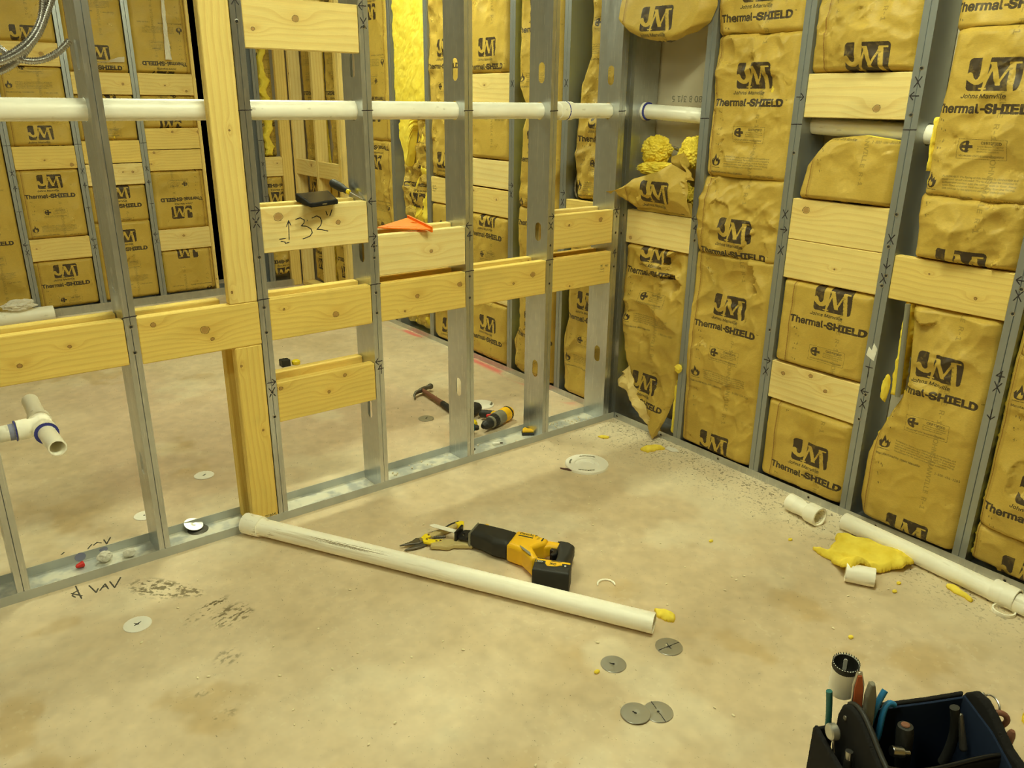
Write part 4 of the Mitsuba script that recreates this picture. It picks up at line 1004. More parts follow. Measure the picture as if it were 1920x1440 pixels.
def uv_pipe(p0, p1, r, rings=60, n=48, wall=.004):
    p0, p1 = np.asarray(p0, float), np.asarray(p1, float)
    d = (p1 - p0) / np.linalg.norm(p1 - p0); side = np.cross([0, 0, 1.0], d); side /= np.linalg.norm(side); up = np.cross(d, side)
    L = np.linalg.norm(p1 - p0); tt = np.linspace(0, L, rings); an = np.linspace(0, 1, n + 1)
    U, V = np.meshgrid(tt, an, indexing='ij')
    out = p0 + U[..., None] * d + r * (np.cos(2 * np.pi * V)[..., None] * side + np.sin(2 * np.pi * V)[..., None] * up)
    i, j = np.meshgrid(np.arange(rings - 1), np.arange(n), indexing='ij'); m = n + 1
    q = np.stack([i * m + j, (i + 1) * m + j, (i + 1) * m + j + 1, i * m + j + 1], -1).reshape(-1, 4)
    return trimesh.Trimesh(out.reshape(-1, 3), np.vstack([q[:, [0, 1, 2]], q[:, [0, 2, 3]]]), process=False), np.c_[U.ravel(), V.ravel()]


t = thing('loose_pipe', 'long loose white pipe with dirty scrapes lying diagonally on the floor', 'pipe')
m, uv = uv_pipe(P0 + ax * .06, P1, .0301)
put(t, 'pipe', m, 'pvc_dirty', smooth=True, uv=uv)
put(t, 'bore', lathe([(.0300, 0), (.0260, 0), (.0260, -.25), (.0258, -.25)], P1, ax, 40), 'pvc', smooth=30)
m, uv = uv_pipe(P0, P0 + ax * .068, .0362, 12)
put(t, 'coupling', m, 'pvc_dirty', smooth=True, uv=uv)
put(t, 'coupling_rim', lathe([(.0362, 0), (.0300, 0), (.0290, .02), (.0290, .064), (.0301, .066), (.0362, .068)], P0, ax, 40), 'pvc', smooth=30)

# pipe along the insulated wall
W0, W1 = np.array([-.064, -1.245, .0306]), np.array([-.118, -2.10, .0306])
wa = (W1 - W0) / np.linalg.norm(W1 - W0)
t = thing('loose_pipe', 'white pipe lying along the foot of the insulated wall, joined by a coupling', 'pipe')
put(t, 'pipe', pipe_mesh(W0, W0 + wa * .545, .0301), 'pvc', smooth=40)
put(t, 'coupling', lathe([(.0300, 0), (.0350, 0), (.0358, .003), (.0358, .030), (.0345, .033), (.0345, .037), (.0358, .040), (.0358, .067), (.0350, .070), (.0300, .070)], W0 + wa * .515 + (0, 0, .0055), wa, 40), 'pvc', smooth=30)
put(t, 'pipe', pipe_mesh(W0 + wa * .56, W1, .0301), 'pvc', smooth=40)

# fitting beside it
F0, F1 = np.array([-.100, -1.045, .034]), np.array([-.122, -1.185, .0365])
fa = (F1 - F0) / np.linalg.norm(F1 - F0)
t = thing('pipe_fitting', 'broken white pipe fitting with a jagged mouth beside the floor channel', 'pipe fitting')
put(t, 'barrel', lathe([(.0245, 0), (.030, 0), (.032, .003), (.032, .040), (.0295, .044), (.0285, .070), (.0290, .085), (.0345, .090), (.0362, .094), (.0362, .140), (.0350, .142), (.0300, .142), (.0290, .120), (.0245, .07), (.0245, 0)], F0, fa, 40), 'pvc', smooth=30)
rg = np.random.default_rng(4)
an = np.linspace(0, 2 * np.pi, 41)[:-1]; sd = np.cross([0, 0, 1.0], fa); sd /= np.linalg.norm(sd); up = np.cross(fa, sd)
ri = .021 + .006 * rg.uniform(0, 1, 40); ringo = F1 - fa * .012 + .0298 * (np.cos(an)[:, None] * sd + np.sin(an)[:, None] * up); ringi = F1 - fa * .006 + ri[:, None] * (np.cos(an)[:, None] * sd + np.sin(an)[:, None] * up); ringb = F1 - fa * .05 + (ri - .004)[:, None] * (np.cos(an)[:, None] * sd + np.sin(an)[:, None] * up)
k = np.arange(40); kn_ = (k + 1) % 40
put(t, 'jagged_stub', (np.vstack([ringo, ringi, ringb]), np.vstack([np.stack([k, kn_, kn_ + 40, k + 40], 1), np.stack([k + 40, kn_ + 40, kn_ + 80, k + 80], 1)])), 'pvc', smooth=30)
put(t, 'nub', tm(m3.Manifold.hull(to_m3(trimesh.creation.icosphere(2, .013).apply_translation(F0 + fa * .008 + (0, 0, .024))) + to_m3(trimesh.creation.icosphere(2, .012).apply_translation(F0 + fa * .03 + (0, 0, .022))))), 'pvc', smooth=True)
c_ = spline([F0 + fa * .072 + up * .029 + sd * .004, F0 + fa * .080 + up * .030 + sd * .0, F0 + fa * .09 + up * .0355 - sd * .001], 12)
put(t, 'pencil_line', tube(c_, .0007, 5), 'ink')

S0, S1 = np.array([-.356, -1.443, .0306]), np.array([-.322, -1.503, .0306])
t = thing('pipe_offcut', 'short white pipe offcut half under the yellow glass wool', 'pipe offcut')
put(t, 'pipe', pipe_mesh(S0 - (S1 - S0) * .25, S1, .0301, .0035), 'pvc', smooth=40)
t = thing('pipe_ring', 'thin white plastic ring lying on the floor below the coupling', 'ring')
put(t, 'ring', lathe([(.0275, 0), (.0318, 0), (.0322, .004), (.0318, .011), (.0275, .011), (.0275, 0)], (-.137, -1.812, .0006), (0, 0, 1), 44), 'pvc', smooth=30)
t = thing('pipe_ring', 'broken curved sliver of white plastic beside the yellow saw', 'ring')
an = np.linspace(.15, 3.6, 26)
put(t, 'sliver', tube(np.c_[-.996 + .027 * np.cos(an - .9), -.992 + .027 * np.sin(an - .9), .0034 + 0 * an], np.interp(an, [.15, .5, 3.2, 3.6], [.0018, .0032, .0032, .0014]), 8), 'pvc', smooth=40)

# far pipe and white wrapping
t = thing('loose_pipe', 'white pipe lying on the floor at the foot of the far end wall', 'pipe')
put(t, 'pipe', pipe_mesh((-3.4, 3.49, .0515), (-1.79, 3.49, .0515), .050), 'pvc', smooth=40)
one('white_wrapping', blob((-1.98, 3.47, .135), (.09, .035, .038), 61, .5, 2.5, 4), 'foam_white', 'scrap of crumpled white wrapping on the far pipe', 'wrapping')

# conduit, cables
one('conduit', rod((.006, -1.297, .826), (-.004, -1.323, .515), .0085, 16), 'tool_gray', 'grey conduit hanging beside the wide batt near the right edge', 'conduit', smooth=40)


def flex(pts, r=.0095, pitch=.0062):
    q = np.asarray(pts, float); L = np.linalg.norm(np.diff(spline(q, 200), axis=0), axis=1).sum()
    n = max(int(L / pitch * 4), 20)
    c = spline(q, n); k = np.arange(n)
    return tube(c, r * np.where(k % 4 < 2, 1.0, .80), 10)


dy = (.058, .070, .088, .102)
for nm, q, lb in ((0, [(-2.098, 1.90), (-2.098, 1.677), (-2.122, 1.627), (-2.145, 1.585), (-2.171, 1.554), (-2.218, 1.522), (-2.269, 1.503), (-2.34, 1.49)], 'ribbed metal cable curving to the left edge, uppermost of the bundle'), (1, [(-2.112, 1.90), (-2.12, 1.675), (-2.136, 1.613), (-2.161, 1.576), (-2.197, 1.544), (-2.268, 1.508), (-2.33, 1.497)], 'ribbed metal cable in the middle of the bundle at the top left'),
                  (2, [(-2.32, 1.63), (-2.257, 1.569), (-2.212, 1.526), (-2.183, 1.517), (-2.145, 1.52), (-2.104, 1.54), (-2.070, 1.571)], 'ribbed metal cable looping right into the second stud'), (3, [(-2.09, 1.90), (-2.107, 1.676), (-2.131, 1.607), (-2.160, 1.560), (-2.2, 1.516), (-2.272, 1.478), (-2.35, 1.46)], 'ribbed metal cable curving to the left edge, lowest of the bundle')):
    one('metal_cable', flex([(x, dy[nm], z) for x, z in q]), 'steel', lb, 'cable', smooth=40)
one('metal_cable', flex([(.135, -.060, 1.205), (.135, -.075, 1.235), (.135, -.111, 1.250), (.135, -.150, 1.250), (.135, -.20, 1.235)], .0075), 'steel', 'short arc of ribbed cable between the yellow clumps in the corner bay', 'cable', smooth=40)
one('metal_cable', flex([(.09, .372, 1.20), (.075, .389, 1.086), (.07, .391, 1.049), (.085, .375, .985)], .0075), 'steel', 'ribbed cable hanging behind the corner bay of the partition', 'cable', smooth=40)

# ---------------------------------------------------------------- things on the floor
def disc(x, y, lb, r=.0385, mt='plate_metal', line=None, tilt=0.0, z=0.0006, name='round_plate', slot=True):
    t = thing(name, lb, 'metal plate')
    def pl_(m):
        m.apply_transform(trimesh.transformations.rotation_matrix(tilt, (1, .6, 0))); m.apply_translation((x, y, z + r * abs(math.sin(tilt)))); return m
    put(t, 'plate', pl_(lathe([(0, .0), (r - .001, .0), (r, .0008), (r - .0012, .0020), (r * .35, .0028), (.006, .0016), (0, .0010)], n=44)), mt, smooth=35)
    rr = np.random.default_rng(int(abs(x * 1000) + abs(y * 100)))
    if slot: put(t, 'hole', pl_(lathe([(0, .0012), (.0035, .0017), (.0028, .0024), (0, .0026)], n=10)), 'black_rubber')
    if line is not None:
        for k, (a, l0, l1) in enumerate(line):
            b = ribbon([[(l0 * math.cos(a), l0 * math.sin(a)), (l1 * math.cos(a), l1 * math.sin(a))]], .0016, .0032)
            put(t, 'drawn_line', pl_(b), 'ink')


disc(-2.216, -.324, 'pale round metal plate on the left of the near floor', mt='white_paint', line=[(.4, -.010, .012), (2.4, -.004, .010)])
disc(-1.066, -1.314, 'round metal plate with a line across it below the end of the loose pipe', r=.0385, line=[(-.15, -.036, .036), (1.2, -.014, -.004), (1.2, .004, .014)])
disc(-1.242, -1.273, 'plain round metal plate, leftmost of those below the loose pipe', r=.035, line=[(2.2, -.002, .010)])
disc(-1.330, -1.439, 'round metal plate overlapping another, the upper left one', r=.0375, z=.0034, line=[(1.9, .002, .008)])
disc(-1.279, -1.468, 'round metal plate partly under another, with a black line', r=.0375, line=[(-1.9, .008, .036), (1.25, .01, .036)])
disc(-1.752, .532, 'pale round metal plate on the far floor left of the post', mt='white_paint', line=[(.6, -.008, .008)])
disc(-.714, .521, 'grey round metal plate on the far floor near the hammer', r=.037, line=[(.5, -.004, .016)])
disc(-1.908, .112, 'dark round plate lying in the floor channel left of the post', r=.035, mt='dark_steel', z=.0022, slot=False)
disc(-1.917, .1265, 'pale round plate leaning on the channel lip left of the post', r=.033, mt='plate_metal', tilt=.35, z=.008, slot=False)
disc(-2.03, .33, 'pale plate half hidden behind the second stud', r=.036, mt='white_paint')

t = thing('floor_flange', 'round white toilet flange set in the near floor', 'flange')
put(t, 'flange', lathe([(0, .0008), (.034, .0008), (.036, .004), (.050, .005), (.052, .0105), (.0885, .0115), (.0905, .0095), (.0910, .0003)], (-.449, -.313, .0002), (0, 0, 1), 56), 'white_paint', smooth=30)
for a0, a1 in ((.35, 1.25), (3.5, 4.4), (2.0, 2.5)):
    an = np.linspace(a0, a1, 10)
    rb = extrude(sg.LineString(np.c_[.070 * np.cos(an), .070 * np.sin(an)]).buffer(.0035), .0006); rb.apply_translation((-.449, -.313, .0112))
    put(t, 'slot', rb, 'tool_gray')
one('wood_sliver', tube([(-.56, -.272, .004), (-.545, -.30, .005), (-.535, -.325, .004)], [.002, .004, .002], 6), 'brown', 'small dark sliver beside the white floor flange', 'sliver')
t = thing('floor_flange', 'white flange disc on the far floor behind the drill', 'flange')
put(t, 'flange', lathe([(0, .003), (.030, .004), (.060, .0065), (.064, .005), (.0645, .0003)], (-.400, .512, .0004), (0, 0, 1), 40), 'white_paint', smooth=30)
put(t, 'knob', lathe([(0, 0), (.006, 0), (.005, .014), (0, .016)], (-.365, .475, .005), (.3, -.3, 1), 12), 'tool_gray', smooth=40)

# hammer
t = thing('claw_hammer', 'claw hammer with a worn dark handle on the far floor', 'hammer')
hd = m3.Manifold()
def hull(*sph):
    return m3.Manifold.hull(sum((to_m3(trimesh.creation.icosphere(2, r).apply_translation(c)) for c, r in sph), m3.Manifold()))
fx = np.array([-.488, .834, .026]); ck = np.array([-.545, .822, .025])
face_ax = (fx - ck) / np.linalg.norm(fx - ck)
face = lathe([(0, 0), (.0135, 0), (.0150, .003), (.0150, .014), (.011, .022), (.010, .040), (0, .040)], fx + face_ax * .004, -face_ax, 24)
cheek = hull(((-.530, .826, .025), .0125), ((-.566, .812, .024), .0125))
claw = hull(((-.566, .812, .024), .011), ((-.595, .806, .022), .009)) + hull(((-.595, .806, .022), .009), ((-.616, .790, .016), .006)) + hull(((-.616, .790, .016), .006), ((-.627, .766, .008), .0035))
put(t, 'face', face, 'dark_steel', smooth=35)
put(t, 'head', tm(cheek), 'red_wood' if False else 'dark_steel', smooth=35)
put(t, 'claw', tm(claw), 'dark_steel', smooth=35)
hp = np.array([(-.552, .818, .024), (-.560, .70, .021), (-.568, .60, .020), (-.583, .46, .020), (-.592, .36, .020)])
put(t, 'neck', tube(spline(hp[:3], 12), np.linspace(.0105, .013, 12), 14), 'brown_wood', smooth=40)
put(t, 'grip', tube(spline(hp[2:], 14), [.0145] * 4 + [.0165] * 10, 14), 'black_rubber', smooth=40)

# drill
dA = np.array([.948, .318, 0]); dO = np.array([-.605, .212, .037])
t = thing('power_drill', 'yellow and black cordless drill lying on the far floor', 'drill')
DK = lambda u: dO + dA * u
put(t, 'chuck', lathe([(0, 0), (.010, 0), (.013, .004), (.020, .020), (.022, .024), (.022, .052), (.024, .056), (0, .056)], DK(0), dA, 28), 'black_rubber', smooth=35)
put(t, 'clutch_ring', lathe([(0, 0), (.0275, 0), (.029, .004), (.029, .013), (.0275, .016), (0, .016)], DK(.056), dA, 28), 'tool_gray', smooth=35)
ribs = cat([tube([DK(.072) + .0285 * (math.cos(a) * np.array([-dA[1], dA[0], 0]) + math.sin(a) * np.array([0, 0, 1])), DK(.098) + .0285 * (math.cos(a) * np.array([-dA[1], dA[0], 0]) + math.sin(a) * np.array([0, 0, 1]))], .003, 6) for a in np.linspace(0, 2 * np.pi, 15)[:-1]])
put(t, 'torque_collar', cat([lathe([(0, 0), (.028, 0), (.030, .003), (.030, .024), (.028, .027), (0, .027)], DK(.072), dA, 28), ribs]), 'black_rubber', smooth=35)
put(t, 'gear_case', lathe([(0, 0), (.032, 0), (.0345, .006), (.0335, .045), (.031, .055), (0, .055)], DK(.099), dA, 28), 'tool_gray', smooth=35)
put(t, 'motor_housing', lathe([(0, 0), (.030, 0), (.033, .004), (.0345, .030), (.033, .055), (.026, .068), (.014, .073), (0, .074)], DK(.152), dA, 28), 'tool_yellow', smooth=35)
put(t, 'rear_vent', lathe([(.030, 0), (.0348, .002), (.0348, .010), (.030, .012)], DK(.192), dA, 28), 'black_rubber', smooth=35)
gh = hull((DK(.165) + (0, .015, -.004), .020), (DK(.120) + (-.01, .105, -.008), .019))
put(t, 'handle', tm(gh), 'black_rubber', smooth=35)
put(t, 'trigger', tm(hull((DK(.125) + (0, .045, -.004), .010), (DK(.115) + (-.005, .065, -.006), .010))), 'red', smooth=35)
gm = hull((DK(.150) + (0, .01, .000), .024), (DK(.150) + (-.01, .045, -.004), .019))
put(t, 'handle_root', tm(gm), 'tool_yellow', smooth=35)
put(t, 'battery', tm(hull((DK(.06) + (-.02, .165, -.002), .028), (DK(.14) + (-.02, .165, -.002), .028), (DK(.06) + (-.03, .20, -.006), .028), (DK(.14) + (-.03, .20, -.006), .028))), 'black_rubber', smooth=35)
# second driver, mostly hidden behind the stud
t = thing('impact_driver', 'driver with a teal nose and yellow housing mostly hidden behind a stud', 'driver')
tA = np.array([.80, -.60, 0]); tO = np.array([-.680, .262, .034])
put(t, 'nose', lathe([(0, 0), (.027, 0), (.0285, .03), (.024, .048), (.015, .054), (0, .054)], tO, tA, 26), 'teal', smooth=35)
put(t, 'collet', lathe([(0, 0), (.013, 0), (.013, .012), (.008, .020), (0, .020)], tO + tA * .054, tA, 18), 'black_rubber', smooth=35)
put(t, 'housing', lathe([(0, 0), (.027, 0), (.029, .03), (.027, .048), (0, .050)], tO - tA * .050, tA, 26), 'tool_yellow', smooth=35)
one('yellow_cap', lathe([(0, 0), (.018, 0), (.021, .004), (.021, .016), (.012, .026), (0, .028)], (-.606, .300, .022), (.4, -.9, .1), 20).apply_translation((0, 0, .0)), 'bright_yellow', 'small bright yellow cap between the two drills', 'cap', smooth=35)
one('tape_measure', cat([pillow(sg.box(-.03, -.02, .012, .022).buffer(.004), 0, .038, .004)]).apply_translation((-.925, 1.668, .0004)), 'black_rubber', 'small black tool case far back on the floor behind the low block', 'tape measure', smooth=30)
one('tape_reel', lathe([(0, 0), (.022, 0), (.024, .004), (.024, .018), (.016, .024), (0, .024)], (-.872, 1.66, .001), (0, 0, 1), 22), 'bright_yellow', 'small yellow reel far back on the floor beside the black case', 'reel', smooth=35)
t = thing('blade_holder', 'small yellow and black clip lying in the floor channel below the drill', 'clip')
put(t, 'base', pillow(sg.box(-.030, -.014, .030, .014).buffer(.002), 0, .012, .003).apply_transform(trimesh.transformations.rotation_matrix(-.6, (0, 0, 1))).apply_translation((-.440, .083, .0022)), 'black_rubber', smooth=30)
put(t, 'wing', pillow(sg.Polygon([(-.030, -.012), (.030, -.012), (.026, .010), (-.004, .014), (-.016, .032), (-.028, .010)]), .012, .024, .003).apply_transform(trimesh.transformations.rotation_matrix(-.6, (0, 0, 1))).apply_translation((-.440, .083, .0022)), 'tool_yellow', smooth=30)
t = thing('wall_plug', 'white plastic plug with a dark tip in the floor channel', 'plug')
put(t, 'plug', tm(hull(((-.640, .082, .008), .0062), ((-.618, .074, .008), .0062))), 'white_paint', smooth=40)
put(t, 'tip', tm(hull(((-.612, .072, .008), .0035), ((-.602, .068, .007), .003))), 'dark_steel', smooth=40)
one('screw_bit', tm(hull(((-.757, .098, .007), .006), ((-.738, .088, .006), .004))), 'black_rubber', 'dark stub in the floor channel right of the fourth stud', 'stub', smooth=40)
for (x, y, mt, lb, sz) in ((-2.262, .094, 'red', 'red wire nut in the floor channel below the pipe tee', 1.0), (-2.212, .086, 'plaster_white', 'larger crumb of white plaster in the floor channel', 1.35), (-2.142, .070, 'plaster_white', 'smaller crumb of white plaster in the floor channel', 1.1)):
    if mt == 'red':
        one('wire_nut', lathe([(0, 0), (.0095, 0), (.010, .003), (.0065, .020), (.004, .024), (0, .025)], (x - .012, y, .0125), (-1, -.25, -.02), 14), mt, lb, 'wire nut', smooth=35)
    else:
        one('plaster_crumb', blob((x, y, .0022 + .013 * sz), (.017 * sz, .014 * sz, .013 * sz), int(sz * 10), .25, 2.0, 3, flat=.0016), mt, lb, 'crumb')
for p0, rx, ry in (((-2.275, .1215, .018), .016, .015), ((-2.205, .1215, .020), .013, .008)):
    q = extrude(sg.Point(0, 0).buffer(1), .0006); v = np.array(q.vertices); q.vertices = np.c_[p0[0] + v[:, 0] * rx, p0[1] + .0128 + v[:, 2] * .0 - v[:, 2], p0[2] + v[:, 1] * ry]
    put('metal_track', 'primer_smear', q, 'primer_faint', label='blue smear')

# yellow wool scraps, paper scraps
def wool_sheet(pts, zc, th, seed, key, lb):
    poly = sg.Polygon(pts).buffer(.006).buffer(-.003)
    xs = np.arange(poly.bounds[0], poly.bounds[2] + .004, .004); ys = np.arange(poly.bounds[1], poly.bounds[3] + .004, .004)
    X, Y = np.meshgrid(xs, ys); q = np.stack([X * 30, Y * 30, 0 * X + seed], -1)
    dx, dyy = (meshkit.fbm(q, 3, seed) - .5) * .022, (meshkit.fbm(q + 9, 3, seed) - .5) * .022
    inside = shapely.contains_xy(poly, X + dx, Y + dyy)
    edge = shapely.distance(shapely.points(X + dx, Y + dyy), poly.boundary)
    h = np.where(inside, th * np.clip(edge / .018, .12, 1) ** .5 * (.6 + .8 * meshkit.fbm(q * .8, 4, seed + 3)), 0)
    zb = zc(X, Y) if callable(zc) else zc + 0 * X
    ii = inside[:-1, :-1] & inside[1:, :-1] & inside[:-1, 1:] & inside[1:, 1:]
    n = X.shape[1]; N = X.size
    i, j = np.nonzero(ii); a = i * n + j
    qd = np.stack([a, a + 1, a + n + 1, a + n], 1)
    top = np.stack([X, Y, zb + h], -1).reshape(-1, 3); bot = np.stack([X, Y, np.maximum(zb - .001, .0008)], -1).reshape(-1, 3)
    f = np.vstack([qd, qd[:, ::-1] + N])
    # walls along the border
    e = {}
    for q4 in qd:
        for u, w in zip(q4, np.roll(q4, -1)): e[(u, w)] = 1
    b = np.array([(u, w) for (u, w) in e if (w, u) not in e])
    f = np.vstack([f, np.stack([b[:, 0], b[:, 0] + N, b[:, 1] + N, b[:, 1]], 1)])
    m = trimesh.Trimesh(np.vstack([top, bot]), np.vstack([f[:, [0, 1, 2]], f[:, [0, 2, 3]]]), process=False); m.remove_unreferenced_vertices()
    return one(key, m, 'fiberglass', lb, 'glass wool', smooth=True)


yw = [(-.282, -1.262), (-.255, -1.30), (-.20, -1.290), (-.175, -1.275), (-.135, -1.303), (-.118, -1.36), (-.112, -1.42), (-.090, -1.478), (-.122, -1.524), (-.175, -1.520), (-.24, -1.482), (-.305, -1.462), (-.372, -1.440), (-.345, -1.40), (-.300, -1.345), (-.295, -1.30)]
wool_sheet(yw, lambda x, y: .004 + .062 * np.exp(-(((x + .338) / .06) ** 2 + ((y + 1.452) / .06) ** 2)) + .020 * np.exp(-((x + .15) / .05) ** 2), .020, 5, 'glass_wool', 'big torn piece of yellow glass wool on the floor by the wall pipe')
wool_sheet([(-.968, -1.178), (-.950, -1.20), (-.945, -1.228), (-.965, -1.252), (-.985, -1.236), (-.988, -1.20)], .001, .020, 6, 'glass_wool', 'yellow tuft at the open end of the loose pipe')
wool_sheet([(-.155, -.338), (-.115, -.338), (-.06, -.372), (-.065, -.395), (-.11, -.385), (-.150, -.375)], .001, .018, 7, 'glass_wool', 'yellow scrap on the floor below the torn corner batt')
wool_sheet([(-.205, -.118), (-.185, -.124), (-.172, -.162), (-.19, -.165), (-.205, -.14)], .001, .012, 8, 'glass_wool', 'small yellow scrap on the floor near the corner')
wool_sheet([(-.128, -1.640), (-.118, -1.665), (-.140, -1.70), (-.150, -1.732), (-.165, -1.722), (-.155, -1.68), (-.140, -1.65)], .001, .016, 9, 'glass_wool', 'thin yellow scrap on the floor left of the pipe coupling')
wool_sheet([(-.60, -2.055), (-.56, -2.03), (-.55, -2.09), (-.585, -2.13), (-.62, -2.10)], .001, .03, 10, 'glass_wool', 'yellow scrap on the floor at the right edge beside the tool bag')
rg = np.random.default_rng(12)
for x, y in ((-.29, -1.18), (-.52, -1.02), (-1.30, -1.27), (-.30, -1.56), (-.245, -1.545), (-.62, -1.60)):
    one('glass_wool', blob((x, y, .0038), (.009, .006, .004), int(rg.integers(99)), .3, 3, 2, flat=.0004), 'fiberglass', {-.29: 'tiny yellow crumb left of the broken fitting', -.52: 'tiny yellow crumb in the middle of the floor', -1.30: 'tiny yellow crumb left of the plain plate', -.30: 'tiny yellow crumb below the short offcut', -.245: 'tiny yellow crumb right of the short offcut', -.62: 'tiny yellow crumb above the tool bag'}[x], 'glass wool')
t = one('paper_scrap', pillow(sg.Polygon([(-.060, -.395), (-.028, -.388), (-.020, -.43), (-.035, -.455), (-.058, -.44)]), .0008, .004, .001), 'foam_white', 'scrap of torn paper against the floor channel below the corner batt', 'paper')
one('paper_scrap', blob((-1.235, -.115, .0055), (.012, .009, .005), 31, .4, 3, 2, flat=.0005), 'foam_white', 'white crumb on the floor right of the saw', 'paper') if False else None
ch = []
for k in range(420):
    s_ = abs(rg.normal(0, .11)) + .012; yy = rg.uniform(-2.0, .0); xx = .018 - s_
    if k > 250: xx, yy = rg.uniform(-.55, .0), -abs(rg.normal(0, .12)) - .02
    if k > 330: xx, yy = rg.uniform(-.9, .0), .15 + abs(rg.normal(0, .35))
    a = rg.uniform(0, 3.14); l = rg.uniform(.0015, .0050); w = rg.uniform(.0006, .0016)
    b = trimesh.creation.box((l, w, .0012)); b.apply_transform(trimesh.transformations.rotation_matrix(a, (0, 0, 1))); b.apply_translation((xx, yy, .0012)); ch.append(b)
one('debris', cat(ch), 'pencil', 'dark chips and shavings scattered along the foot of the walls', 'debris', kind='stuff')
ch = []
for k in range(110):
    xx, yy = rg.uniform(-2.3, -.15), rg.uniform(-1.65, -.1)
    b = trimesh.creation.icosphere(0, rg.uniform(.0015, .0045)); b.apply_scale((1.4, .9, .6)); b.apply_transform(trimesh.transformations.rotation_matrix(rg.uniform(0, 3), (0, 0, 1))); b.apply_translation((xx, yy, .0022)); ch.append(b)
for x in np.r_[rg.uniform(-.36, -.06, 60), rg.uniform(-1.2, -.44, 30)]:
    b = trimesh.creation.icosphere(0, rg.uniform(.002, .0045)); b.apply_translation((x, rg.uniform(.01, .12), .0055)); ch.append(b)
one('debris', cat(ch), 'crumb', 'pale crumbs scattered over the near floor and in the channel', 'debris', kind='stuff')

# marker writing on the slab
lav = [[(-2.318, -.008), (-2.318, -.047), (-2.317, -.089)], [(-2.316, -.037), (-2.33, -.044), (-2.336, -.057), (-2.331, -.071)], [(-2.336, -.043), (-2.313, -.075)], [(-2.284, -.030), (-2.275, -.082), (-2.266, -.064)], [(-2.263, -.077), (-2.243, -.049), (-2.241, -.083)], [(-2.255, -.065), (-2.242, -.064)], [(-2.228, -.045), (-2.224, -.088), (-2.196, -.040)],
       [(-2.241, .206), (-2.225, .228)], [(-2.22, .22), (-2.207, .233), (-2.197, .22)], [(-2.185, .237), (-2.184, .202), (-2.164, .24)], [(-2.318, .219), (-2.309, .228)]]
put('floor', 'handwriting', ribbon(lav, .0042, .0007), 'pencil', label='marker letters LAV and a centre line sign')

# ---------------------------------------------------------------- reciprocating saw
def loc(o, ang, m, z=0.0):
    m = m.copy(); m.apply_transform(trimesh.transformations.rotation_matrix(ang, (0, 0, 1))); m.apply_translation((o[0], o[1], z)); return m


def smooth_poly(p, r=.006, grow=0.0):
    g = sg.Polygon(p)
    return g.buffer(r).buffer(-2 * r).buffer(r + grow)


SA = math.atan2(-.863, .506); SO = (-1.193, -.548)
flipv = lambda pts: [(u, -v) for u, v in pts]        # v > 0 points towards the battery
tS = thing('reciprocating_saw', 'yellow and black cordless reciprocating saw lying on the near floor', 'saw')
def sput(name, pts, z0, z1, mt, r=.006, rp=.005, **k): return put(tS, name, loc(SO, SA, pillow(smooth_poly(flipv(pts), rp), z0, z1, r)), mt, smooth=38, **k)
sput('boot', [(0, -.040), (.012, -.044), (.10, -.040), (.150, -.034), (.155, .046), (.140, .058), (.09, .056), (.05, .040), (.0, .032)], .004, .074, 'black_rubber', .022)
sput('boot_band', [(-.004, -.043), (.004, -.043), (.004, .034), (-.004, .034)], .006, .072, 'tool_gray', .012, .001)
sput('lever', [(.006, -.058), (.028, -.058), (.032, -.040), (.004, -.040)], .030, .052, 'black_rubber', .004, .003)
sput('motor_housing', [(.146, -.036), (.215, -.036), (.240, -.026), (.262, -.022), (.262, .004), (.245, .026), (.232, .046), (.272, .098), (.252, .112), (.205, .074), (.146, .062)], .006, .076, 'tool_yellow', .014)
sput('handle', [(.240, -.030), (.310, -.040), (.328, -.034), (.328, -.010), (.306, -.004), (.276, .000), (.264, .010), (.250, .012)], .018, .064, 'tool_yellow', .012)
sput('grip', [(.292, -.043), (.326, -.046), (.350, -.032), (.357, .020), (.354, .074), (.342, .092), (.318, .088), (.317, .060), (.310, .020), (.298, -.002)], .014, .068, 'black_rubber', .014)
sput('trigger', [(.278, -.004), (.302, -.006), (.308, .024), (.298, .040), (.286, .036), (.291, .016), (.278, .012)], .026, .056, 'black_gloss', .005, .003)
sput('strut', [(.240, .060), (.262, .080), (.348, .078), (.352, .098), (.272, .110), (.232, .090)], .016, .066, 'black_rubber', .008)
sput('battery', [(.262, .104), (.378, .090), (.390, .152), (.274, .168)], .002, .076, 'black_rubber', .007, .004)
sput('battery_label', [(.268, .107), (.375, .094), (.379, .116), (.350, .118), (.340, .128), (.312, .136), (.302, .124), (.272, .130)], .0750, .0772, 'tool_yellow', .0005, .002)
sput('side_panel', [(.180, .048), (.236, .082), (.248, .104), (.206, .074)], .0755, .0768, 'tool_gray', .0004, .002)
sput('label_inset', [(.271, .116), (.300, .112), (.302, .126), (.274, .131)], .0765, .0774, 'black_rubber', .0003, .001)
sput('label_inset', [(.352, .108), (.377, .104), (.380, .117), (.356, .121)], .0765, .0774, 'black_rubber', .0003, .001)
sput('switch', [(.292, -.034), (.306, -.034), (.306, -.028), (.292, -.028)], .062, .0655, 'black_gloss', .001, .001)
sput('vent', [(.244, -.016), (.249, -.016), (.249, .004), (.244, .004)], .0755, .0765, 'black_rubber', .0003, .001)
for k in range(3):
    sput('vent', [(.226 + .001 * k, -.016 + .007 * k), (.236 + .001 * k, -.016 + .007 * k), (.236, -.0145 + .007 * k), (.226, -.0145 + .007 * k)], .0755, .0765, 'brown', .0003, .0004)


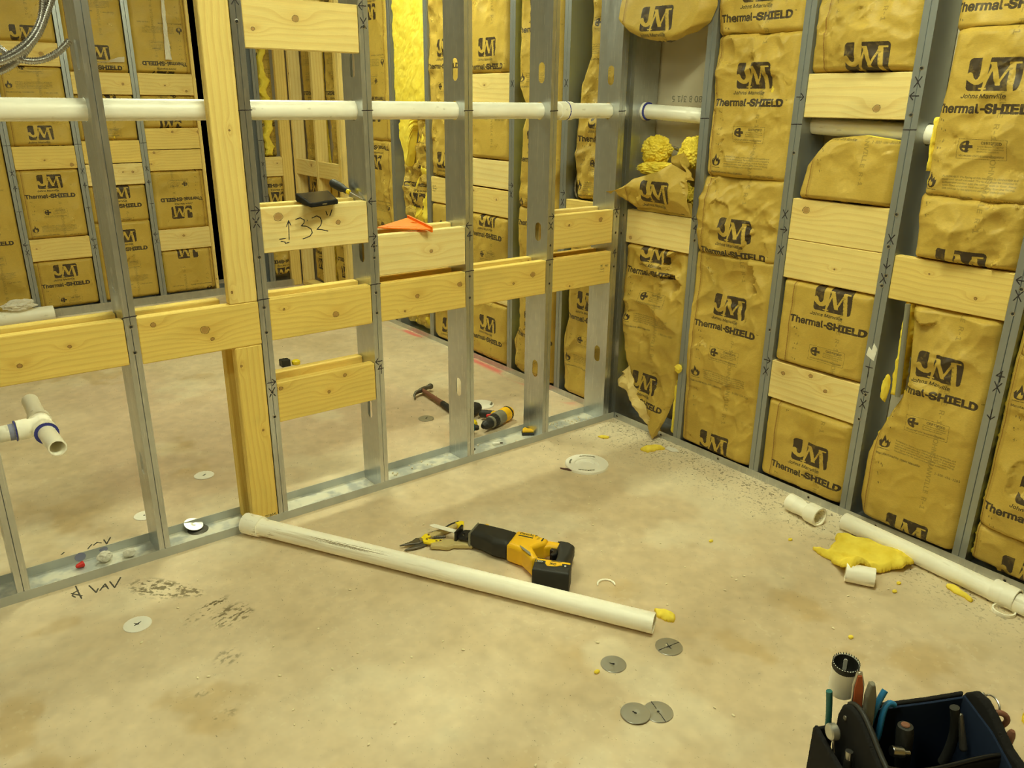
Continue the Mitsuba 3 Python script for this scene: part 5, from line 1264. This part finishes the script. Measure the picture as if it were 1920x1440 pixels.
def letters(text, u, v, h, z, mt, name, key=tS, ang=0.0, bold=True, o=SO, A=SA):
    m = meshkit.text_mesh(text, h, .0008, bold)
    m.apply_transform(trimesh.transformations.rotation_matrix(ang, (0, 0, 1))); m.apply_translation((u, -v, z))
    put(key, name, loc(o, A, m), mt)


letters('DeWALT', .163, -.013, .0105, .0757, 'black_rubber', 'lettering')
sput('badge', [(.163, -.006), (.214, -.006), (.214, -.000), (.163, -.000)], .0755, .0764, 'black_rubber', .0003, .0006)
letters('XR', .030, -.026, .008, .0730, 'tool_yellow', 'lettering')
letters('DeWALT', .316, .108, .0058, .0773, 'black_rubber', 'lettering', ang=.10)
letters('XC', .316, .127, .011, .0774, 'black_rubber', 'lettering', ang=.10)
letters('20V', .276, .126, .0062, .0775, 'white_paint', 'lettering', ang=.10)
letters('5', .362, .122, .0080, .0775, 'white_paint', 'lettering', ang=.10)
# shoe and blade
sh = sg.Polygon(flipv([(-.045, -.030), (-.008, -.038), (.0, -.034), (.0, .026), (-.040, .030), (-.052, .020), (-.052, -.016)])).buffer(.003).buffer(-.003)
sh = sh.difference(sg.Point(-.018, .022).buffer(.008)).difference(sg.box(-.040, -.006, -.034, .006)).difference(sg.box(-.016, -.020, -.011, -.014))
put(tS, 'shoe', loc(SO, SA, pillow(sh, .028, .036, .0025)), 'black_gloss', smooth=38)
put(tS, 'shoe_lip', loc(SO, SA, pillow(sg.box(-.056, -.030, -.050, .024).buffer(.001), .012, .056, .0025)), 'black_gloss', smooth=38)
bl = sg.Polygon(flipv([(-.172, -.010), (-.160, -.024), (-.05, -.016), (-.05, .006), (-.158, -.002)]))
put(tS, 'blade', loc(SO, SA, extrude(bl, .0016), .034), 'white_paint')

# ---------------------------------------------------------------- snips
t = thing('tin_snips', 'yellow handled tin snips lying open under the saw blade', 'snips')
z_ = [(.0, .0)]
put(t, 'lower_jaw', pillow([(-1.405, -.448), (-1.361, -.440), (-1.335, -.432), (-1.318, -.440), (-1.325, -.462), (-1.351, -.463), (-1.382, -.456)], .004, .012, .003), 'dark_steel', smooth=30)
put(t, 'upper_jaw', pillow([(-1.408, -.420), (-1.361, -.420), (-1.340, -.412), (-1.322, -.420), (-1.322, -.446), (-1.345, -.448), (-1.372, -.436)], .010, .017, .003), 'dark_steel', smooth=30)
put(t, 'pivot', lathe([(0, 0), (.008, 0), (.007, .005), (0, .006)], (-1.333, -.436, .016), n=16), 'steel', smooth=35)
put(t, 'lever', pillow([(-1.326, -.424), (-1.301, -.411), (-1.286, -.423), (-1.292, -.438), (-1.312, -.440), (-1.330, -.446)], .014, .020, .002), 'bright_yellow', smooth=30)
put(t, 'lever', pillow([(-1.330, -.442), (-1.313, -.441), (-1.297, -.464), (-1.273, -.480), (-1.282, -.493), (-1.313, -.483), (-1.334, -.456)], .012, .021, .002), 'bright_yellow', smooth=30)
for x, y in ((-1.317, -.448), (-1.296, -.427), (-1.297, -.478), (-1.284, -.484)):
    put(t, 'rivet', lathe([(0, 0), (.004, 0), (.003, .002), (0, .0025)], (x, y, .0205), n=10), 'brown')
put(t, 'handle', pillow(smooth_poly([(-1.318, -.474), (-1.276, -.476), (-1.235, -.502), (-1.196, -.545), (-1.213, -.572), (-1.262, -.532), (-1.286, -.530), (-1.302, -.512), (-1.328, -.491)], .004), .003, .021, .006), 'worn_grip', smooth=30, label='worn pale grip')
put(t, 'handle', pillow(smooth_poly([(-1.300, -.428), (-1.27, -.416), (-1.237, -.424), (-1.192, -.414), (-1.175, -.414), (-1.176, -.426), (-1.203, -.436), (-1.249, -.440), (-1.291, -.446)], .003), .006, .022, .005), 'worn_grip', smooth=30, label='worn pale grip')
put(t, 'handle_edge', tube([(-1.272, -.412, .014), (-1.237, -.418, .016), (-1.192, -.409, .018), (-1.160, -.410, .018)], .0035, 8), 'black_rubber', smooth=40)
put(t, 'handle_tip', pillow([(-1.176, -.410), (-1.150, -.414), (-1.146, -.424), (-1.160, -.440), (-1.178, -.436)], .004, .022, .004), 'bright_yellow', smooth=30)
put(t, 'spring', flex([(-1.290, -.440, .014), (-1.272, -.452, .014), (-1.250, -.462, .014)], .006, .005), 'dark_steel', smooth=40)

# ---------------------------------------------------------------- on the blocks
t = thing('phone', 'black phone in a thick case on the handwritten block', 'phone')
A_, B_, C_, D_ = np.array([-1.488, -.082]), np.array([-1.372, -.040]), np.array([-1.330, .118]), np.array([-1.458, .100])
base2 = sg.Polygon([A_, B_, C_, D_]).buffer(-.006).buffer(.006)
ph = pillow(base2, 0, .0135, .004)
tx = lambda m: trimesh.Trimesh(np.c_[m.vertices[:, :2], m.vertices[:, 2] + 1.1045 + .085 * np.clip(m.vertices[:, 1] + .06, 0, 1) * (m.vertices[:, 2] > .006)], m.faces, process=False)
put(t, 'case', tx(ph), 'black_cloth', smooth=30)
put(t, 'screen', tx(pillow(base2.buffer(-.007), .0128, .0142, .0006)), 'black_gloss', smooth=30)
mid = (A_ + B_) / 2; dd = (B_ - A_) / np.linalg.norm(B_ - A_); nn = np.array([dd[1], -dd[0]])
put(t, 'port', tx(pillow(sg.Polygon([mid - dd * .010 - nn * .001, mid + dd * .010 - nn * .001, mid + dd * .010 + nn * .001, mid - dd * .010 + nn * .001]), .0048, .0085, .0006)), 'steel')

t = thing('screwdriver', 'black handled screwdriver leaning on the rear block beside the phone', 'screwdriver')
s0_, s1_ = np.array([-1.2465, .022, 1.1035]), np.array([-1.280, .190, 1.150])
sa_ = (s1_ - s0_) / np.linalg.norm(s1_ - s0_)
put(t, 'shaft', rod(s0_, s0_ + sa_ * .085, .0028, 12), 'steel', smooth=40)
put(t, 'ferrule', lathe([(0, 0), (.006, 0), (.009, .003), (.009, .010), (0, .010)], s0_ + sa_ * .078, sa_, 18), 'bright_yellow', smooth=40)
put(t, 'handle', lathe([(0, 0), (.009, 0), (.011, .006), (.0105, .020), (.0145, .032), (.0155, .055), (.0150, .082), (.012, .090), (0, .092)], s0_ + sa_ * .088, sa_, 20), 'black_rubber', smooth=40)

t = thing('speed_square', 'orange plastic rafter square lying across the pine blocks', 'square')
qa, qb, qc = np.array([-1.163, .085, .9905]), np.array([-1.010, -.030, .9855]), np.array([-1.014, .125, 1.008])
ex = (qb - qa) / np.linalg.norm(qb - qa); nz = np.cross(qb - qa, qc - qa); nz /= np.linalg.norm(nz); nz = nz * np.sign(nz[2]); ey = np.cross(nz, ex)
l2 = lambda q: (float((q - qa) @ ex), float((q - qa) @ ey))
def sq_place(m):
    v = np.array(m.vertices); return trimesh.Trimesh(qa + v[:, :1] * ex + v[:, 1:2] * ey + v[:, 2:] * nz, m.faces, process=False)
tri_ = sg.Polygon([l2(qa), l2(qb), l2(qc)])
inn = sg.Polygon([(.110, .062), (.135, .062), (.135, .070), (.118, .074)])
slot = sg.LineString([(.03, .012), (.145, .018)]).buffer(.0012)
put(t, 'body', sq_place(pillow(tri_.buffer(.002).difference(inn).difference(slot), .0015, .0065, .001)), 'orange', smooth=30)
bq, cq = np.array(l2(qb)), np.array(l2(qc)); du = (cq - bq) / np.linalg.norm(cq - bq); nu = np.array([du[1], -du[0]])
put(t, 'fence', sq_place(pillow(sg.Polygon([bq - du * .004, cq + du * .004, cq + du * .004 + nu * .006, bq - du * .004 + nu * .006]), -.006, .016, .0015)), 'orange', smooth=30)

# stamps on timber
def stamp(parent, frame, text, s, z, h, d, rot=0.0, mt='ink', name='stamp'):
    m = meshkit.text_mesh(text, h, .0004, False)
    m.apply_transform(trimesh.transformations.rotation_matrix(rot, (0, 0, 1)))
    v = np.array(m.vertices); m.vertices = np.c_[v[:, 0] + s, v[:, 2] + d, v[:, 1] + z]
    put(parent, name, frame.mesh(m), mt, label='printed stamp')


blk = [k for k in labels if k.startswith('wood_block') and labels[k].get('label', '').startswith('pine block in the corner bay, lower of two, front')][0]
for tx_, dz in (('TE   NO', .745), ('S-DRY', .733), ('S-P-F', .722)): stamp(blk, WP, tx_, -.120, dz, .010 if dz > .74 else .006, -.0021)
blk = [k for k in labels if labels[k].get('label', '').startswith('stamped pine block')][0]
for tx_, dz in (('KD-HT', .948), ('SPF No 2', .935), ('NLGA', .922)): stamp(blk, WR, tx_, -1.585, dz, .008, -.0031)
stamp(pt, WP, 'SW02', -1.664, .040, .011, -.0009, math.pi)
m = meshkit.text_mesh('680 8 3/1 5', .024, .0006, False); m.apply_transform(trimesh.transformations.rotation_matrix(math.pi, (0, 0, 1)))
v = np.array(m.vertices); m.vertices = np.c_[v[:, 0] + .262, v[:, 2] - .1579, v[:, 1] + 1.458]
put('wall_right', 'printed_number', WR.mesh(m), 'tool_gray', label='printed number on the board')

# torn strip on the far wall batt
m, uv = surf(WB, interp([(0, -.842), (.4, -.832), (1, -.822)]), interp([(0, -.800), (.4, -.806), (1, -.800)]), const(1.665), const(2.1), lambda s, z, a, b: .016 + .006 * crumple(s, z, 91, 2.5) + .004 * np.sin(a * 9 + z * 60), 9, False, 9, .004)
one('torn_paper', m, 'foam_white', 'white ragged strip torn down the upside down batt left of the post', 'paper', smooth=True)
m, uv = surf(WB, const(-1.30), const(-1.105), interp([(0, 1.628), (.4, 1.634), (1, 1.640)]), interp([(0, 1.632), (.5, 1.646), (.8, 1.668), (1, 1.672)]), lambda s, z, a, b: .014 + .022 * b + .004 * crumple(s, z, 93, 2.5), 9, False, 9, .004)
one('torn_paper', m, 'foam_white', 'small white torn edge below the logo behind the second stud', 'paper', smooth=True)

# ---------------------------------------------------------------- tool bag
BO = np.array([-1.170, -1.873, 0.0]); E1 = np.array([.8636, -.5041, 0]); E2 = np.array([-.5041, -.8636, 0]); UZ = np.array([0, 0, 1.0])
def bp(a, b, z): return BO + E1 * a + E2 * b + UZ * z
def bag_place(m):     # x along the bag, y towards the viewer, z up
    v = np.array(m.vertices); q = trimesh.Trimesh(BO + v[:, :1] * E1 + v[:, 1:2] * E2 + v[:, 2:] * UZ, m.faces, process=False); q.invert(); return q
def panel(profile, axis, x0, x1, r=.004):
    """upright panel: profile in (y, z) extruded along x from x0 to x1 (axis 'x'), or profile in (x, z) along y (axis 'y')"""
    m = pillow(profile, x0, x1, r); v = np.array(m.vertices)
    return trimesh.Trimesh(np.c_[v[:, 2], v[:, 0], v[:, 1]] if axis == 'x' else np.c_[v[:, 0], v[:, 2], v[:, 1]], m.faces, process=False)
t = thing('tool_bag', 'black open tool tote with blue lining at the lower right', 'bag')
hump = [(-.012, .001), (.215, .001), (.215, .17), (.205, .195), (.175, .215), (.125, .235), (.085, .258), (.050, .272), (.020, .270), (-.002, .252), (-.012, .22)]
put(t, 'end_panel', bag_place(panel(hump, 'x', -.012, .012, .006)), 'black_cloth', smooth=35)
hump2 = [(-.012, .001), (.215, .001), (.215, .18), (.190, .215), (.13, .228), (.075, .262), (.045, .276), (.015, .272), (-.006, .25), (-.012, .22)]
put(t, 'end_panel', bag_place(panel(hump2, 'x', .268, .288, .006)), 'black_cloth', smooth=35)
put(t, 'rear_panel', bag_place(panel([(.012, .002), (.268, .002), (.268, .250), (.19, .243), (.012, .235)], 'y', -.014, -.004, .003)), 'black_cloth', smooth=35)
put(t, 'lining', bag_place(panel([(.013, .010), (.267, .010), (.267, .244), (.19, .238), (.013, .230)], 'y', -.004, .002, .001)), 'shaded_blue_cloth', smooth=35)
put(t, 'lining', bag_place(panel([(.0, .010), (.20, .010), (.19, .19), (.09, .235), (.0, .25)], 'x', .262, .2675, .001)), 'shaded_blue_cloth', smooth=35)
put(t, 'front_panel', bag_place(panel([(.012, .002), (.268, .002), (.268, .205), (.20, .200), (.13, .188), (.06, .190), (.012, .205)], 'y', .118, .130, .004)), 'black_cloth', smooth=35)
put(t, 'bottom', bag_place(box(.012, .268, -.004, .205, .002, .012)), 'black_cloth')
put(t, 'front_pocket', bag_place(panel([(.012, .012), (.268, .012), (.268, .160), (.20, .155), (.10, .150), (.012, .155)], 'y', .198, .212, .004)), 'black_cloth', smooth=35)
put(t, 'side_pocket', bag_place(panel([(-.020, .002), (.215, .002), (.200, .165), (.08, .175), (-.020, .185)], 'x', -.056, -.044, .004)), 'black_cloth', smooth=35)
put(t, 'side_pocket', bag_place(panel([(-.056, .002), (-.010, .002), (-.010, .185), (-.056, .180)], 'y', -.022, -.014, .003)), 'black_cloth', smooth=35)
put(t, 'rim_binding', tube(spline([bp(.012, .124, .210), bp(.06, .125, .194), (bp(.13, .125, .192)), bp(.20, .125, .204), bp(.268, .124, .209)], 30), .0045, 10), 'black_gloss', smooth=40)
put(t, 'rim_binding', tube(spline([bp(-.0, .005, .258), bp(0, .04, .276), bp(0, .085, .262), bp(0, .13, .238), bp(0, .18, .217), bp(0, .212, .18)], 30), .0050, 10), 'black_rubber', smooth=40)
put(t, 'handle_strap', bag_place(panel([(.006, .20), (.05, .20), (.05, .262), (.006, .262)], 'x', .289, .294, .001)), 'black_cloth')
an = np.linspace(0, 2 * np.pi, 40)
put(t, 'strap_ring', tube(np.array([bp(.302 + .004 * math.sin(a), .035 + .022 * math.cos(a), .252 + .016 * math.sin(a)) for a in an]), .0022, 8), 'steel', smooth=40)
put(t, 'strap_bar', rod(bp(.296, .012, .262), bp(.300, .052, .245), .0035), 'steel', smooth=40)
for (b, z) in ((.018, .235), (.16, .135)):
    put(t, 'rivet', lathe([(0, 0), (.0055, 0), (.005, .0025), (.002, .003), (0, .0015)], bp(-.0125, b, z), -E1, 14), 'dark_steel', smooth=35)
for a in (.06, .11, .16, .21):
    put(t, 'pocket_seam', tube([bp(a, .2135, .02), bp(a, .2135, .146)], .0016, 6), 'black_rubber')
# contents
t = thing('hole_saw', 'white hole saw cup with a toothed black rim behind the tool bag', 'hole saw')
hs0 = bp(.020, -.060, .235); hs1 = bp(.014, -.050, .327); ha = (hs1 - hs0) / np.linalg.norm(hs1 - hs0)
put(t, 'cup', lathe([(0, 0), (.026, 0), (.027, .002), (.027, .082), (.0255, .082), (.0255, .006), (0, .006)], hs0, ha, 36), 'white_paint', smooth=35)
put(t, 'band', lathe([(.0272, 0), (.0276, .001), (.0276, .013), (.0272, .014)], hs0 + ha * .068, ha, 36), 'black_rubber', smooth=35)
sdv = np.cross(ha, UZ); sdv /= np.linalg.norm(sdv); upv = np.cross(sdv, ha)
teeth = []
for k in range(30):
    a0 = 2 * np.pi * k / 30; a1 = a0 + .14; q = lambda a, r, h: hs0 + ha * h + r * (math.cos(a) * sdv + math.sin(a) * upv)
    teeth.append(trimesh.convex.convex_hull(np.array([q(a0, .0255, .080), q(a0, .0275, .080), q(a1, .0255, .080), q(a1, .0275, .080), q(a0 + .03, .0258, .086), q(a0 + .03, .0273, .086)])))
put(t, 'teeth', cat(teeth), 'black_rubber', kind='stuff')
put(t, 'inner_wall', lathe([(.0253, .008), (.0250, .080), (.0246, .080), (.0246, .008)], hs0, ha, 36), 'black_rubber', smooth=35)
put(t, 'inner_slot', pillow(sg.LineString([(-.012, 0), (.012, 0)]).buffer(.004), 0, .002, .0005).apply_transform(rot_to(-upv)).apply_translation(hs0 + ha * .055 + upv * .0235), 'white_paint')
t = thing('putty_knife', 'orange and steel blade standing up at the left end of the tool bag', 'knife')
k0, k1 = bp(.020, .006, .20), bp(.012, .000, .335)
def flat_bar(p0, p1, w, th, side):
    d = (p1 - p0) / np.linalg.norm(p1 - p0); n = np.cross(d, side); n /= np.linalg.norm(n); s = np.cross(n, d)
    L = np.linalg.norm(p1 - p0)
    pl_ = pillow(sg.Polygon([(-w, 0), (w, 0), (w, L - .03), (w * .45, L), (-w * .45, L), (-w, L - .03)]), -th / 2, th / 2, th * .3)
    v = np.array(pl_.vertices); return trimesh.Trimesh(p0 + v[:, :1] * s + v[:, 1:2] * d + v[:, 2:] * n, pl_.faces, process=False)
SV = np.array([.79, -.61, 0])
put(t, 'blade', flat_bar(k0, k1, .012, .006, SV), 'steel', smooth=30)
put(t, 'orange_face', flat_bar(k0 + (k1 - k0) * .2 - np.array([.58, .74, 0]) * .0045, k1 - (k1 - k0) * .05 - np.array([.58, .74, 0]) * .0045, .009, .003, SV), 'red_wood', smooth=30)
t = thing('level', 'grey torpedo level standing in the tool bag beside the orange blade', 'level')
put(t, 'bar', flat_bar(bp(.040, .020, .16), bp(.036, .012, .315), .011, .016, SV), 'plaster_white' if False else 'tool_gray', smooth=30)
def plier(name, lb, p0, p1, mt, cat_='pliers'):
    tt = thing(name, lb, cat_)
    put(tt, 'handle', tube(spline(p0, 16), .0065, 10), mt, smooth=40)
    if p1 is not None: put(tt, 'handle', tube(spline(p1, 16), .0065, 10), mt, smooth=40)
plier('pliers', 'teal handled pliers outside the left end of the tool bag', [bp(-.020, -.022, .16), bp(-.024, -.024, .22), bp(-.030, -.026, .268)], None, 'teal')
plier('pliers', 'bright blue handled pliers inside the left end of the tool bag', [bp(.045, .020, .17), bp(.052, .014, .24), bp(.075, .004, .285)], [bp(.055, .024, .17), bp(.070, .018, .225), bp(.084, .010, .255), bp(.10, .008, .248)], 'bright_blue')
t = thing('screwdriver', 'black handled screwdriver with a red cap in the tool bag', 'screwdriver')
s0_, s1_ = bp(.110, .060, .10), bp(.100, .050, .245); sa_ = (s1_ - s0_) / np.linalg.norm(s1_ - s0_)
put(t, 'handle', lathe([(0, 0), (.013, 0), (.014, .03), (.016, .06), (.017, .12), (.015, .133), (0, .136)], s0_, sa_, 22), 'black_rubber', smooth=40)
put(t, 'cap', lathe([(0, 0), (.009, 0), (.008, .002), (.003, .003), (0, .0015)], s0_ + sa_ * .1355, sa_, 18), 'brown_wood', smooth=40)
t = thing('socket', 'shiny steel socket in the tool bag', 'socket')
put(t, 'barrel', lathe([(0, 0), (.010, 0), (.011, .002), (.011, .022), (.009, .026), (.0055, .027), (.0055, .038), (0, .038)], bp(.058, .080, .200), E1 * .9 + E2 * .1 - UZ * .15, 22), 'steel', smooth=35)
t = thing('pliers', 'black pliers standing at the right end of the tool bag', 'pliers')
put(t, 'handle', tube(spline([bp(.225, .030, .10), bp(.232, .034, .19), bp(.222, .030, .248)], 14), .010, 10), 'black_rubber', smooth=40)
put(t, 'jaw', tm(hull((bp(.236, .062, .17), .008), (bp(.232, .040, .235), .005))), 'dark_steel', smooth=35)
t = thing('screwdriver', 'red handled screwdriver hooked outside the right end of the tool bag', 'screwdriver')
put(t, 'handle', tube(spline([bp(.308, .075, .13), bp(.318, .078, .18), bp(.322, .080, .222)], 14), [.009] * 12 + [.008, .005], 12), 'brown_wood', smooth=40)
t = thing('cutter', 'red ring handle outside the right end of the tool bag', 'cutter')
put(t, 'ring', tube(np.array([bp(.300 + .017 * math.cos(a), .060 + .006 * math.cos(a), .236 + .017 * math.sin(a)) for a in an]), .006, 10), 'brown_wood', smooth=40)
t = thing('tape_measure', 'small grey tape measure hooked to the left outside of the tool bag', 'tape measure')
put(t, 'case', lathe([(0, 0), (.014, 0), (.017, .003), (.017, .016), (.014, .019), (0, .019)], bp(-.052, .028, .212), E1, 24), 'plate_metal', smooth=35)
put(t, 'hook', rod(bp(-.042, .034, .196), bp(-.036, .040, .150), .003), 'steel', smooth=40)
t = thing('marker', 'dark marker with a steel cap in the left outer pocket of the tool bag', 'marker')
put(t, 'body', rod(bp(-.030, .082, .07), bp(-.028, .072, .182), .008, 16), 'black_rubber', smooth=40)
put(t, 'cap', rod(bp(-.028, .0715, .183), bp(-.0275, .070, .200), .0075, 16), 'steel', smooth=40)
t = thing('nut_driver', 'green collared nut driver in the front of the tool bag', 'nut driver')
put(t, 'handle', rod(bp(.050, .165, .02), bp(.048, .158, .190), .014, 20), 'black_rubber', smooth=40)
put(t, 'collar', rod(bp(.048, .158, .1905), bp(.0478, .1577, .196), .0145, 20), 'lens_gray', smooth=40)
put(t, 'cap', tm(hull((bp(.030, .142, .190), .009), (bp(.038, .145, .190), .009))), 'teal', smooth=40)
